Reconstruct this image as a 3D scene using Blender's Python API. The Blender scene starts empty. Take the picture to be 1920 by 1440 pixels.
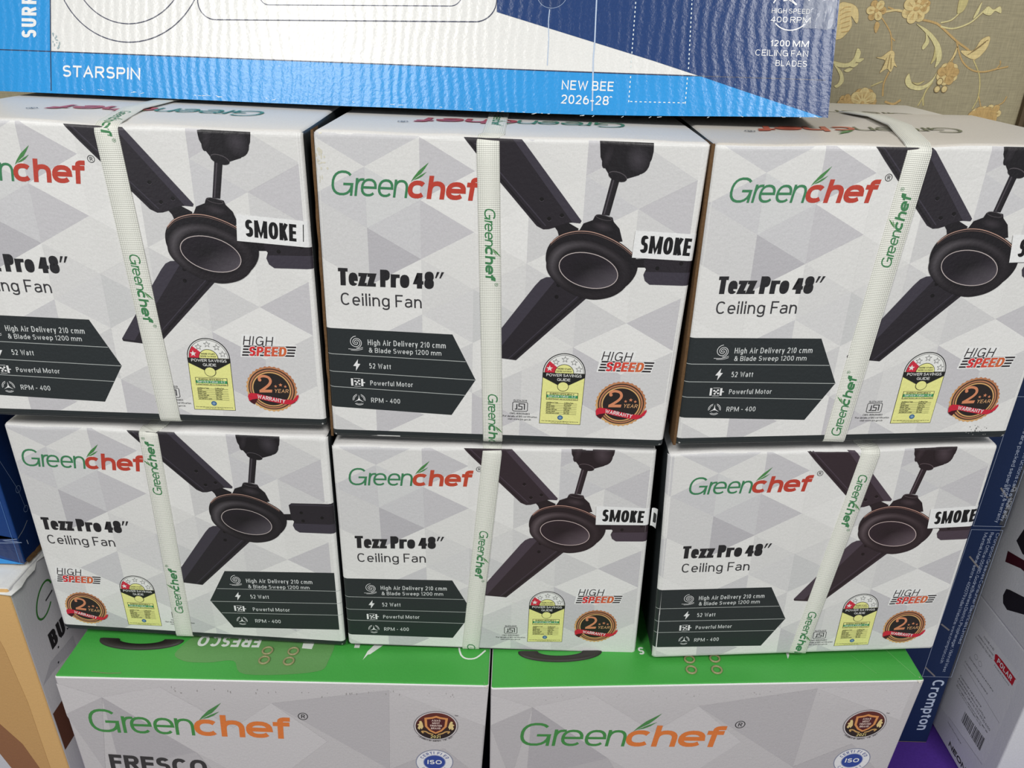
import bpy, bmesh, math, random
from mathutils import Vector, Matrix
random.seed(7)
scene = bpy.context.scene
EYE = 1.36                                   # camera height above the floor

# ------------------------------------------------------------------ camera
cam_d = bpy.data.cameras.new('camera')
cam_d.sensor_fit = 'HORIZONTAL'; cam_d.sensor_width = 36.0
cam_d.lens = 36.0 * 1430.14 / 1920.0
cam_d.clip_start = 0.01
cam = bpy.data.objects.new('camera', cam_d)
scene.collection.objects.link(cam)
PITCH, ROLL = 0.4540973, 0.0244461
c_, s_ = math.cos(PITCH), math.sin(PITCH)
right, up, fwd = Vector((1, 0, 0)), Vector((0, s_, c_)), Vector((0, c_, -s_))
r2 = right * math.cos(ROLL) + up * math.sin(ROLL)
u2 = -right * math.sin(ROLL) + up * math.cos(ROLL)
cam.matrix_world = Matrix(((r2.x, u2.x, -fwd.x, 0), (r2.y, u2.y, -fwd.y, 0), (r2.z, u2.z, -fwd.z, EYE), (0, 0, 0, 1)))
scene.camera = cam

# ------------------------------------------------------------------ light
world = bpy.data.worlds.new('shop_ambient'); scene.world = world
world.use_nodes = True
world.node_tree.nodes['Background'].inputs[0].default_value = (0.93, 0.97, 1.0, 1)
world.node_tree.nodes['Background'].inputs[1].default_value = 0.3

def area(name, loc, target, sx, sy, power, color=(1, 1, 1)):
    l = bpy.data.lights.new(name, 'AREA'); l.shape = 'RECTANGLE'; l.size = sx; l.size_y = sy
    l.energy = power; l.color = color
    o = bpy.data.objects.new(name, l); scene.collection.objects.link(o)
    o.location = loc
    o.rotation_euler = (Vector(target) - Vector(loc)).to_track_quat('-Z', 'Y').to_euler()
    return o
# ceiling tube lights over the aisle and daylight from the shop front behind the photographer
area('ceiling_panel', (-1.15, -0.95, 2.75), (-0.25, 0.55, 1.15), 0.55, 0.75, 40, (1.0, 0.99, 0.96))
area('ceiling_panel', (0.72, -0.95, 2.75), (0.2, 0.55, 1.15), 0.5, 0.75, 40, (1.0, 0.99, 0.96))
area('shop_front_daylight', (-1.7, -2.3, 1.5), (-0.2, 0.6, 1.1), 0.7, 2.0, 15, (0.93, 0.97, 1.0))
area('shop_front_daylight', (1.3, -2.3, 1.5), (0.2, 0.6, 1.1), 0.8, 2.0, 15, (0.93, 0.97, 1.0))

vs = scene.view_settings
vs.view_transform = 'Standard'; vs.look = 'None'; vs.gamma = 1.0; vs.exposure = -0.8; vs.use_curve_mapping = False

# ------------------------------------------------------------------ colour and materials
def lin(c):
    c = c / 255.0
    return c / 12.92 if c <= 0.04045 else ((c + 0.055) / 1.055) ** 2.4
def col(r, g, b, k=1.22):
    return tuple(min(0.9, lin(x) * k) for x in (r, g, b)) + (1.0,)
WHITE = col(214, 213, 210); CHAR = col(38, 43, 45)

def new_mat(name):
    m = bpy.data.materials.new(name); m.use_nodes = True
    return m, m.node_tree.nodes, m.node_tree.links, m.node_tree.nodes['Principled BSDF']

def printed(name, rough, spec=0.5, grain=0.05, bump=0.02, corr=0.0, coat=0.0, fine=900):
    """printed board: the ink colours sit in the mesh's own 'ink' attribute"""
    m, N, L, P = new_mat(name)
    at = N.new('ShaderNodeAttribute'); at.attribute_name = 'ink'
    tc = N.new('ShaderNodeTexCoord')
    no = N.new('ShaderNodeTexNoise'); no.inputs['Scale'].default_value = fine; no.inputs['Detail'].default_value = 3
    L.new(tc.outputs['Object'], no.inputs['Vector'])
    mr = N.new('ShaderNodeMapRange'); mr.inputs['From Min'].default_value = 0.3; mr.inputs['From Max'].default_value = 0.7
    mr.inputs['To Min'].default_value = 1 - grain; mr.inputs['To Max'].default_value = 1 + grain * 0.6
    L.new(no.outputs['Fac'], mr.inputs['Value'])
    mx = N.new('ShaderNodeVectorMath'); mx.operation = 'MULTIPLY'
    L.new(at.outputs['Color'], mx.inputs[0]); L.new(mr.outputs['Result'], mx.inputs[1])
    L.new(mx.outputs['Vector'], P.inputs['Base Color'])
    P.inputs['Roughness'].default_value = rough
    P.inputs['Specular IOR Level'].default_value = spec
    if coat: P.inputs['Coat Weight'].default_value = coat; P.inputs['Coat Roughness'].default_value = 0.25
    b = N.new('ShaderNodeBump'); b.inputs['Distance'].default_value = 0.001; b.inputs['Strength'].default_value = bump * 10
    n2 = N.new('ShaderNodeTexNoise'); n2.inputs['Scale'].default_value = fine * 0.45; n2.inputs['Detail'].default_value = 2
    L.new(tc.outputs['Object'], n2.inputs['Vector'])
    if corr:
        sx = N.new('ShaderNodeSeparateXYZ'); L.new(tc.outputs['Object'], sx.inputs[0])
        wob = N.new('ShaderNodeTexNoise'); wob.inputs['Scale'].default_value = 14; L.new(tc.outputs['Object'], wob.inputs['Vector'])
        a1 = N.new('ShaderNodeMath'); a1.operation = 'MULTIPLY_ADD'; a1.inputs[1].default_value = 0.02
        L.new(wob.outputs['Fac'], a1.inputs[0]); L.new(sx.outputs['X'], a1.inputs[2])
        m1 = N.new('ShaderNodeMath'); m1.operation = 'MULTIPLY'; m1.inputs[1].default_value = 2 * math.pi / 0.0076
        L.new(a1.outputs[0], m1.inputs[0])
        sn = N.new('ShaderNodeMath'); sn.operation = 'SINE'; L.new(m1.outputs[0], sn.inputs[0])
        ad = N.new('ShaderNodeMath'); ad.operation = 'MULTIPLY_ADD'; ad.inputs[1].default_value = corr
        L.new(sn.outputs[0], ad.inputs[0]); L.new(n2.outputs['Fac'], ad.inputs[2])
        L.new(ad.outputs[0], b.inputs['Height'])
    else:
        L.new(n2.outputs['Fac'], b.inputs['Height'])
    L.new(b.outputs['Normal'], P.inputs['Normal'])
    return m
CARD = printed('printed_carton_board', 0.42, 0.45)
GLOSS = printed('glossy_corrugated_print', 0.26, 0.4, grain=0.06, bump=0.02, corr=0.3, fine=900)
DULL = printed('dull_printed_board', 0.6, 0.3)

def solid(name, rgb, rough=0.6, spec=0.4, grain=0.06, scale=300, bump=0.0):
    m, N, L, P = new_mat(name)
    tc = N.new('ShaderNodeTexCoord'); no = N.new('ShaderNodeTexNoise'); no.inputs['Scale'].default_value = scale; no.inputs['Detail'].default_value = 3
    L.new(tc.outputs['Object'], no.inputs['Vector'])
    rp = N.new('ShaderNodeMixRGB'); rp.inputs[1].default_value = tuple(x * (1 - grain) for x in rgb[:3]) + (1,)
    rp.inputs[2].default_value = tuple(min(1, x * (1 + grain)) for x in rgb[:3]) + (1,)
    L.new(no.outputs['Fac'], rp.inputs[0]); L.new(rp.outputs[0], P.inputs['Base Color'])
    P.inputs['Roughness'].default_value = rough; P.inputs['Specular IOR Level'].default_value = spec
    if bump:
        b = N.new('ShaderNodeBump'); b.inputs['Distance'].default_value = 0.001; b.inputs['Strength'].default_value = bump
        L.new(no.outputs['Fac'], b.inputs['Height']); L.new(b.outputs['Normal'], P.inputs['Normal'])
    return m
KRAFT = solid('raw_kraft_board', col(96, 72, 48), 0.85, 0.2, 0.3, 500, 0.3)
PLASTIC = solid('black_handle_plastic', col(46, 42, 40), 0.5, 0.4, 0.12, 400)
RIVET = solid('brass_rivet', col(142, 138, 98), 0.32, 0.6, 0.2, 500)
PURPLE = solid('purple_cloth', col(74, 44, 132), 0.85, 0.2, 0.15, 350, 0.3)
FLOORM = solid('speckled_floor_tile', col(150, 145, 138), 0.4, 0.5, 0.1, 120)
GREYTRIM = solid('grey_painted_trim', col(160, 165, 170), 0.5, 0.4, 0.05, 60)
DARKTRIM = solid('dark_trim_edge', col(84, 70, 52), 0.7, 0.3, 0.1, 60)

def strap_material():
    m, N, L, P = new_mat('embossed_strapping_plastic')
    uv = N.new('ShaderNodeUVMap'); uv.uv_map = 'strap'
    sp = N.new('ShaderNodeSeparateXYZ'); L.new(uv.outputs['UV'], sp.inputs[0])
    def wave(op):
        a = N.new('ShaderNodeMath'); a.operation = op; L.new(sp.outputs['X'], a.inputs[0]); L.new(sp.outputs['Y'], a.inputs[1])
        k = N.new('ShaderNodeMath'); k.operation = 'MULTIPLY'; k.inputs[1].default_value = 2 * math.pi / 2.6; L.new(a.outputs[0], k.inputs[0])
        s = N.new('ShaderNodeMath'); s.operation = 'SINE'; L.new(k.outputs[0], s.inputs[0]); return s
    h = N.new('ShaderNodeMath'); h.operation = 'MULTIPLY'
    L.new(wave('ADD').outputs[0], h.inputs[0]); L.new(wave('SUBTRACT').outputs[0], h.inputs[1])
    b = N.new('ShaderNodeBump'); b.inputs['Distance'].default_value = 0.00022; b.inputs['Strength'].default_value = 0.8
    L.new(h.outputs[0], b.inputs['Height']); L.new(b.outputs['Normal'], P.inputs['Normal'])
    P.inputs['Base Color'].default_value = col(222, 222, 213)
    P.inputs['Roughness'].default_value = 0.36
    return m
STRAP = strap_material()

def tape_material():
    m, N, L, P = new_mat('crumpled_clear_tape')
    P.inputs['Base Color'].default_value = (0.85, 0.88, 0.92, 1); P.inputs['Roughness'].default_value = 0.06
    P.inputs['Alpha'].default_value = 0.22
    return m
TAPE = tape_material()

# ------------------------------------------------------------------ stroke lettering
def A(cx, cy, rx, ry, a0, a1): return ('a', cx, cy, rx, ry, a0, a1)
def O(cx, cy, rx, ry): return [A(cx, cy, rx, ry, 90, 450)]
G_ = {   # caps, digits: y 0..1 is the cap height
 'A': (.64, [[(0,0),(.5,1),(1,0)], [(.2,.36),(.8,.36)]]), 'B': (.56, [[(.3,.52),(.6,.52),A(.62,.26,.38,.26,90,-90),(0,0),(0,1),(.55,1),A(.58,.76,.36,.24,90,-90),(0,.52)]]),
 'C': (.62, [[A(.5,.5,.5,.5,42,318)]]), 'D': (.6, [[(.4,1),A(.45,.5,.55,.5,90,-90),(0,0),(0,1),(.45,1)]]), 'E': (.5, [[(1,1),(0,1),(0,0),(1,0)], [(0,.52),(.9,.52)]]),
 'F': (.48, [[(1,1),(0,1),(0,0)], [(0,.5),(.85,.5)]]), 'G': (.66, [[A(.5,.5,.5,.5,42,335),(1,.46),(.55,.46)], [(1,.46),(1,0)]]), 'H': (.58, [[(0,0),(0,1)], [(1,0),(1,1)], [(0,.52),(1,.52)]]),
 'I': (0, [[(0,0),(0,1)]]), 'J': (.42, [[(1,1),(1,.3),A(.5,.3,.5,.3,0,-170)]]), 'K': (.58, [[(0,0),(0,1)], [(1,1),(.04,.4)], [(.35,.6),(1,0)]]), 'L': (.48, [[(0,1),(0,0),(1,0)]]),
 'M': (.86, [[(0,0),(0,1)], [(1,0),(1,1)], [(.02,1),(.5,.05),(.98,1)]]), 'N': (.6, [[(0,0),(0,1),(1,0),(1,1)]]), 'O': (.68, [O(.5,.5,.5,.5)]), 'P': (.54, [[(0,0),(0,1),(.55,1),A(.6,.74,.4,.26,90,-90),(0,.48)]]),
 'Q': (.68, [O(.5,.5,.5,.5), [(.6,.3),(1,-.05)]]), 'R': (.58, [[(0,0),(0,1),(.55,1),A(.6,.75,.38,.25,90,-90),(0,.5)], [(.5,.5),(1,0)]]),
 'S': (.54, [[A(.5,.76,.46,.24,25,270),A(.5,.26,.5,.26,90,-155)]]), 'T': (.54, [[(0,1),(1,1)], [(.5,1),(.5,0)]]), 'U': (.58, [[(0,1),(0,.32),A(.5,.32,.5,.32,180,360),(1,1)]]),
 'V': (.6, [[(0,1),(.5,0),(1,1)]]), 'W': (.9, [[(0,1),(.25,0),(.5,.9),(.75,0),(1,1)]]), 'X': (.58, [[(0,0),(1,1)], [(0,1),(1,0)]]), 'Y': (.58, [[(0,1),(.5,.45),(1,1)], [(.5,.5),(.5,0)]]), 'Z': (.54, [[(0,1),(1,1),(0,0),(1,0)]]),
 '0': (.52, [O(.5,.5,.5,.5)]), '1': (.26, [[(0,.76),(.9,1),(.9,0)]]), '2': (.52, [[A(.5,.7,.48,.3,165,-25),(0,0),(1,0)]]), '3': (.52, [[A(.48,.75,.44,.25,150,-80),A(.5,.27,.5,.27,80,-150)]]),
 '4': (.54, [[(.72,0),(.72,1),(0,.3),(1,.3)]]), '5': (.52, [[(.9,1),(.14,1),(.06,.5),A(.48,.33,.52,.33,135,-150)]]), '6': (.52, [O(.5,.31,.5,.31), [A(.95,.31,.95,.69,105,180)]]), '7': (.5, [[(0,1),(1,1),(.35,0)]]),
 '8': (.54, [O(.5,.76,.43,.24), O(.5,.26,.5,.26)]), '9': (.52, [O(.5,.69,.5,.31), [A(.05,.69,.95,.69,-75,0)]]),
 '-': (.3, [[(0,.4),(1,.4)]]), '.': (0, [[(0,0),(0,.06)]]), ',': (0, [[(0,-.1),(0,.06)]]), ':': (0, [[(0,0),(0,.08)], [(0,.5),(0,.58)]]), '/': (.36, [[(0,0),(1,1)]]), '|': (0, [[(0,-.1),(0,1.1)]]),
 '&': (.62, [[(1,0),(.2,.72),A(.44,.8,.25,.2,190,-40),(.15,.4),A(.4,.24,.4,.24,140,330),(1,.5)]]), '"': (.26, [[(.1,.72),(.25,1)], [(.75,.72),(.9,1)]]), '^': (.4, [[(0,.75),(.5,1),(1,.75)]]),
 '*': (.24, [[(.5,.66),(.5,1)], [(0,.75),(1,.92)], [(0,.92),(1,.75)]]), '|': (0, [[(0,0),(0,1)]]), '(': (.2, [[A(1,.5,1,.6,120,240)]]), ')': (.2, [[A(0,.5,1,.6,60,-60)]]), '@': (.7, [O(.5,.5,.5,.5), O(.5,.5,.2,.2)])}
g_ = {   # small letters: 0..1 x-height, 1..2 ascender, -1..0 descender
 'a': (.48, [[A(.5,.7,.48,.3,155,0),(.98,0)], [(.98,.58),(.45,.56),A(.42,.28,.42,.28,90,300),(.98,.2)]]), 'b': (.5, [[(0,2),(0,0)], O(.5,.5,.5,.5)]), 'c': (.46, [[A(.5,.5,.5,.5,42,318)]]),
 'd': (.5, [[(1,2),(1,0)], O(.5,.5,.5,.5)]), 'e': (.5, [[(.02,.5),(1,.5),A(.5,.5,.5,.5,0,318)]]), 'f': (.3, [[(1,2),A(.85,1.6,.45,.4,90,180),(.4,0)], [(0,1),(.95,1)]]),
 'g': (.5, [O(.5,.5,.5,.5), [(1,1),(1,-.3),A(.5,-.3,.5,.7,0,-160)]]), 'h': (.48, [[(0,2),(0,0)], [(0,.5),A(.5,.5,.5,.5,180,0),(1,0)]]), 'i': (0, [[(0,1),(0,0)], [(0,1.72),(0,2)]]), 'j': (.1, [[(1,1),(1,-.6),(0,-1)], [(1,1.72),(1,2)]]),
 'k': (.46, [[(0,2),(0,0)], [(1,1),(.05,.35)], [(.35,.6),(1,0)]]), 'l': (0, [[(0,2),(0,0)]]), 'm': (.82, [[(0,1),(0,0)], [(0,.55),A(.25,.55,.25,.45,180,0),(.5,0)], [(.5,.55),A(.75,.55,.25,.45,180,0),(1,0)]]),
 'n': (.48, [[(0,1),(0,0)], [(0,.5),A(.5,.5,.5,.5,180,0),(1,0)]]), 'o': (.52, [O(.5,.5,.5,.5)]), 'p': (.5, [[(0,1),(0,-1)], O(.5,.5,.5,.5)]), 'q': (.5, [[(1,1),(1,-1)], O(.5,.5,.5,.5)]),
 'r': (.32, [[(0,1),(0,0)], [(0,.5),A(.95,.5,.95,.5,180,90),(1.15,1)]]), 's': (.44, [[A(.5,.75,.46,.25,25,270),A(.5,.25,.5,.25,90,-155)]]), 't': (.32, [[(.4,1.7),(.4,.3),A(.85,.3,.45,.3,180,285)], [(0,1),(.95,1)]]),
 'u': (.48, [[(0,1),(0,.5),A(.5,.5,.5,.5,180,360),(1,1)], [(1,1),(1,0)]]), 'v': (.48, [[(0,1),(.5,0),(1,1)]]), 'w': (.76, [[(0,1),(.25,0),(.5,1),(.75,0),(1,1)]]), 'x': (.46, [[(0,0),(1,1)], [(0,1),(1,0)]]),
 'y': (.48, [[(0,1),(.5,0)], [(1,1),(.3,-1)]]), 'z': (.44, [[(0,1),(1,1),(0,0),(1,0)]])}

def stroke_quads(pts, tx, ty, closed=False):
    """a flat pen line along pts, as quads"""
    P = [Vector(p) for p in pts]
    Q = [P[0]]
    for p in P[1:]:
        if (p - Q[-1]).length > 1e-7: Q.append(p)
    if closed and (Q[0] - Q[-1]).length < 1e-6: Q.pop()
    n = len(Q)
    if n < 2: return []
    L, R = [], []
    for i in range(n):
        a = Q[i - 1] if (i > 0 or closed) else None
        b = Q[(i + 1) % n] if (i < n - 1 or closed) else None
        d1 = (Q[i] - a).normalized() if a is not None else (b - Q[i]).normalized()
        d2 = (b - Q[i]).normalized() if b is not None else d1
        n1, n2 = Vector((-d1.y, d1.x)), Vector((-d2.y, d2.x))
        m = n1 + n2
        if m.length < 0.35: m = n1
        m.normalize(); k = 1 / max(0.5, m.dot(n1))
        off = Vector((m.x * tx / 2 * k, m.y * ty / 2 * k))
        L.append(Q[i] + off); R.append(Q[i] - off)
    out = []
    for i in range(n if closed else n - 1):
        j = (i + 1) % n
        out.append([tuple(R[i]), tuple(R[j]), tuple(L[j]), tuple(L[i])])
    return out

def glyph(ch, x0, w, cap, tx, ty, xh=.72, desc=.26, asc=1.0, seg=10):
    """quads of one letter standing in the slot x0..x0+w"""
    small = ch in g_
    shape = (g_ if small else G_).get(ch)
    if not shape: return []
    def mp(x, y):
        X = x0 + tx / 2 + x * max(0, w - tx)
        H0, H1, H2 = ty / 2, cap * xh - ty / 2, cap * asc - ty / 2
        if not small: Y = ty / 2 + y * (cap - ty)
        elif y > 1: Y = H1 + (y - 1) * (H2 - H1)
        elif y < 0: Y = H0 + y * cap * desc
        else: Y = H0 + y * (H1 - H0)
        return (X, Y)
    out = []
    for st in shape[1]:
        pts = []
        for k in st:
            if k[0] == 'a':
                _, cx, cy, rx, ry, a0, a1 = k
                n = max(4, int(abs(a1 - a0) / 180 * seg))
                for i in range(n + 1):
                    a = math.radians(a0 + (a1 - a0) * i / n)
                    ca, sa = math.cos(a), math.sin(a)
                    e = 0.86                     # slightly squared bowls
                    pts.append((cx + rx * math.copysign(abs(ca) ** e, ca), cy + ry * math.copysign(abs(sa) ** e, sa)))
            else: pts.append(k)
        closed = len(st) == 1 and st[0][0] == 'a' and abs(st[0][6] - st[0][5]) >= 360
        q = [mp(*p) for p in pts]
        if not closed and len(st) >= 2 and st[0][0] != 'a' and st[-1][0] != 'a':   # square ends
            for e, f in ((0, 1), (-1, -2)):
                d = Vector(q[e]) - Vector(q[f])
                if d.length > 1e-9:
                    d.normalize(); q[e] = (q[e][0] + d.x * tx / 2 * abs(d.x), q[e][1] + d.y * ty / 2 * abs(d.y))
        out += stroke_quads(q, tx, ty, closed)
    return out

def wd(ch, wt):
    w = (g_ if ch in g_ else G_).get(ch, (.4, []))[0]
    return w + (max(0, wt - .13) * (1.7 if ch in 'Mmwr' else .8) if w else 0)

class Ink:
    """flat coloured shapes in face millimetres (u right, v up) on thin layers"""
    def __init__(self): self.f = []
    def poly(self, pts, c, layer=0): self.f.append((list(pts), c, layer))
    def rect(self, x0, y0, x1, y1, c, layer=0): self.poly([(x0, y0), (x1, y0), (x1, y1), (x0, y1)], c, layer)
    def line(self, pts, w, c, layer=0, closed=False):
        for q in stroke_quads(pts, w, w, closed): self.poly(q, c, layer)
    def ell(self, cx, cy, rx, ry, c, layer=0, rot=0, n=32, c2=None):
        pts = ell_pts(cx, cy, rx, ry, rot, n)
        if c2 is None: self.poly(pts, c, layer)
        else:
            for i in range(n): self.poly([(cx, cy), pts[i], pts[(i + 1) % n]], [c2, c, c], layer)
    def ring(self, cx, cy, rx, ry, w, c, layer=0, rot=0, n=36, a0=0, a1=360):
        full = a1 - a0 >= 360
        pts = [p for p in ell_pts(cx, cy, rx, ry, rot, n, a0, a1)]
        self.line(pts, w, c, layer, full)
    def star(self, cx, cy, r, c, layer=0, inner=.42, rot=0, outline=0):
        pts = []
        for i in range(10):
            a = math.radians(90 + 36 * i + rot); k = r if i % 2 == 0 else r * inner
            pts.append((cx + k * math.cos(a), cy + k * math.sin(a)))
        if outline: self.line(pts, outline, c, layer, True)
        else: self.poly(pts, c, layer)
    def text(self, s, x0, y0, x1, cap, c, layer=0, wt=.13, wy=None, y1=None, shear=0.0, gap=.13, space=.28, rot=None, colfn=None, xh=.72):
        """lettering from (x0,y0) fitted to end at x1; y1 slopes the baseline; rot writes along another direction"""
        tx = wt * cap; ty = (wy or wt) * cap
        ws, fixed = 0, 0
        for i, ch in enumerate(s):
            if ch == ' ': fixed += space * cap; continue
            w = wd(ch, wt)
            if w == 0: fixed += tx
            else: ws += w
            if i < len(s) - 1: fixed += gap * cap
        tot = (x1 - x0) if rot is None else x1
        k = max(0.05, (tot - fixed) / max(ws, 1e-6)); x = 0
        if k < .3 * cap:                          # too tight: squeeze everything together
            nat = fixed + ws * cap * .8; sq = tot / nat; k = cap * .8
        else: sq = 1
        ang = rot if rot is not None else math.atan2((y1 - y0) if y1 is not None else 0, x1 - x0)
        ca, sa = math.cos(ang), math.sin(ang)
        for i, ch in enumerate(s):
            if ch == ' ': x += space * cap; continue
            w = wd(ch, wt)
            ww = tx if w == 0 else w * k
            cc = colfn(x / max(tot, 1e-6)) if colfn else c
            for q in glyph(ch, x, ww, cap, tx, ty, xh=xh):
                self.poly([(x0 + (px * sq + shear * py) * ca - py * sa, y0 + (px * sq + shear * py) * sa + py * ca) for px, py in q], cc, layer)
            x += ww + (gap * cap if i < len(s) - 1 else 0)
    def arctext(self, s, cx, cy, r, cap, a0, a1, c, layer=0, wt=.15, ry=None, outward=True):
        """lettering bent round a circle or oval, from angle a0 to a1"""
        n = len(s); ry = ry or r
        for i, ch in enumerate(s):
            if ch == ' ': continue
            a = math.radians(a0 + (a1 - a0) * (i + .5) / n)
            w = cap * .6
            for q in glyph(ch, -w / 2, w, cap, wt * cap, wt * cap, seg=6):
                pts = []
                for px, py in q:
                    if outward: t = a - px / r; rr = py
                    else: t = a + px / r; rr = -py
                    pts.append((cx + (r + rr) * math.cos(t), cy + (ry + rr) * math.sin(t)))
                self.poly(pts, c, layer)
    def move(self, fn):
        out = Ink(); out.f = [([fn(*p) for p in pts], c, l) for pts, c, l in self.f]; return out

def ell_pts(cx, cy, rx, ry, rot=0, n=32, a0=0, a1=360):
    ca, sa = math.cos(math.radians(rot)), math.sin(math.radians(rot)); out = []
    full = a1 - a0 >= 360
    for i in range(n if full else n + 1):
        a = math.radians(a0 + (a1 - a0) * i / n); x, y = rx * math.cos(a), ry * math.sin(a)
        out.append((cx + x * ca - y * sa, cy + x * sa + y * ca))
    return out
def smooth(pts, closed=True, n=5):
    """Catmull-Rom through pts"""
    m = len(pts); out = []
    for i in range(m if closed else m - 1):
        g = (lambda k: pts[k % m]) if closed else (lambda k: pts[max(0, min(m - 1, k))])
        p0, p1, p2, p3 = g(i - 1), g(i), g(i + 1), g(i + 2)
        for j in range(n):
            t = j / n
            out.append(tuple(0.5 * (2 * p1[k] + (p2[k] - p0[k]) * t + (2 * p0[k] - 5 * p1[k] + 4 * p2[k] - p3[k]) * t * t + (3 * p1[k] - p0[k] - 3 * p2[k] + p3[k]) * t ** 3) for k in (0, 1)))
    if not closed: out.append(pts[-1])
    return out

GREEN = col(58, 122, 82); LEAF = col(70, 128, 70); RED = col(178, 62, 48); DARKTXT = col(38, 38, 40); PALE = col(205, 208, 205)
def logo(ink, x0, y0, width, cap, layer=0, green=GREEN, red=RED, reg=DARKTXT, slope=0.0, shear=.15, leaf=True, thin=.098, bold=.185, skip_reg=False):
    k = width / 1482.0; out = Ink()
    slots = [('G', 99, 316, 0), ('r', 337, 413, 0), ('e', 394, 551, 0), ('e', 564, 716, 0), ('n', 722, 862, 0), ('c', 861, 1048, 1), ('h', 1058, 1232, 1), ('e', 1241, 1436, 1), ('f', 1440, 1566, 1)]
    for ch, a, b, bd in slots:
        t = (bold if bd else thin) * cap
        for q in glyph(ch, (a - 99) * k, (b - a) * k, cap, t, t, asc=.93):
            out.poly([(px + shear * py, py) for px, py in q], red if bd else green, layer)
    if leaf:
        lf = lambda pts: [((px - 99) * k, (548 - py) * cap / 256) for px, py in pts]
        out.poly(lf([(905, 380), (935, 330), (985, 265), (1085, 178), (1050, 235), (1010, 290), (955, 335)]), LEAF, layer)
        out.poly(lf([(905, 385), (950, 345), (1000, 310), (1065, 272), (1020, 318), (980, 345), (935, 360)]), LEAF, layer)
    if not skip_reg:
        cx, cy = (1667 - 99) * k, (548 - 290) * cap / 256
        out.ring(cx, cy, 34 * k, 34 * k * 1.0, 6 * k, reg, layer, n=18)
        for q in glyph('R', cx - 13 * k, 28 * k, 38 * k, 6 * k, 6 * k): out.poly([(px, py + cy - 19 * k) for px, py in q], reg, layer)
    ca, sa = math.cos(slope), math.sin(slope)
    ink.f += out.move(lambda x, y: (x0 + x * ca - y * sa, y0 + x * sa + y * ca)).f

# ------------------------------------------------------------------ mesh builders
coll = scene.collection
def link(name, me, parent=None, mat=None, loc=None):
    o = bpy.data.objects.new(name, me); coll.objects.link(o)
    if mat is not None and me is not None: me.materials.append(mat)
    if parent is not None: o.parent = parent
    if loc is not None: o.location = loc
    return o
def tag(o, label=None, cat=None, group=None, kind=None):
    if label: o['label'] = label
    if cat: o['category'] = cat
    if group: o['group'] = group
    if kind: o['kind'] = kind
    return o
def root(name, loc, label, cat, group=None):
    return tag(link(name, None, None, None, loc), label, cat, group)

def ink_object(name, ink, parent, fmap, mat=None, cuts=(), base=0.15, step=0.06):
    """turn Ink into one mesh; cuts = (point, outward normal, clear) lines in face millimetres"""
    bm = bmesh.new(); cl = bm.loops.layers.float_color.new('ink')
    for k, (pts, c, layer) in enumerate(ink.f):
        if len(pts) < 3: continue
        z = base + step * (layer + .9 * (k % 29) / 29)      # no two shapes share a plane
        try: f = bm.faces.new([bm.verts.new((p[0], p[1], z)) for p in pts])
        except ValueError: continue
        f.normal_update()
        rev = f.normal.z < 0
        for i, lp in enumerate(f.loops): lp[cl] = c[i] if isinstance(c, list) else c
        if rev: f.normal_flip()
    for p, n, clear in cuts:
        if not bm.faces: break
        bmesh.ops.bisect_plane(bm, geom=list(bm.verts) + list(bm.edges) + list(bm.faces), dist=1e-5, plane_co=(p[0], p[1], 0), plane_no=(n[0], n[1], 0), clear_outer=clear)
    for v in bm.verts: v.co = fmap(v.co.x, v.co.y, v.co.z)
    me = bpy.data.meshes.new(name); bm.to_mesh(me); bm.free()
    return link(name, me, parent, mat or CARD)

def axis_lines(r, size, n):
    a = [0, r * .12, r * .4, r * .7, r]
    m = [r + (size - 2 * r) * i / n for i in range(1, n)]
    return a + m + [size - x for x in reversed(a)]
def rounded_box(size, r, fmap, colour, n=(10, 4, 10), name='carton_body', parent=None, mat=None, warp=None):
    """soft-edged carton; fmap takes nominal millimetres (u, w, v); colour(normal, u, w, v) -> ink"""
    ax = [axis_lines(r, size[i], n[i]) for i in range(3)]
    bm = bmesh.new(); cl = bm.loops.layers.float_color.new('ink')
    cache = {}
    def vert(p):
        key = tuple(round(x, 4) for x in p)
        if key in cache: return cache[key]
        q = [min(max(p[i], r), size[i] - r) for i in range(3)]
        d = Vector(p) - Vector(q)
        co = Vector(q) + (d.normalized() * r if d.length > 1e-9 else d)
        if warp: co = warp(co)
        v = bm.verts.new(co); cache[key] = v; return v
    for k in range(3):
        i, j = [x for x in range(3) if x != k]
        for side in (0, size[k]):
            for a in range(len(ax[i]) - 1):
                for b in range(len(ax[j]) - 1):
                    ps = []
                    for da, db in ((0, 0), (1, 0), (1, 1), (0, 1)):
                        p = [0, 0, 0]; p[k] = side; p[i] = ax[i][a + da]; p[j] = ax[j][b + db]; ps.append(p)
                    f = bm.faces.new([vert(p) for p in ps])
    bmesh.ops.recalc_face_normals(bm, faces=list(bm.faces))
    for f in bm.faces:
        f.smooth = True; c = f.calc_center_median(); cc = colour(f.normal, *c)
        for lp in f.loops: lp[cl] = cc
    for v in bm.verts: v.co = fmap(*v.co)
    bmesh.ops.recalc_face_normals(bm, faces=list(bm.faces))
    me = bpy.data.meshes.new(name); bm.to_mesh(me); bm.free()
    return link(name, me, parent, mat or CARD)
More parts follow.
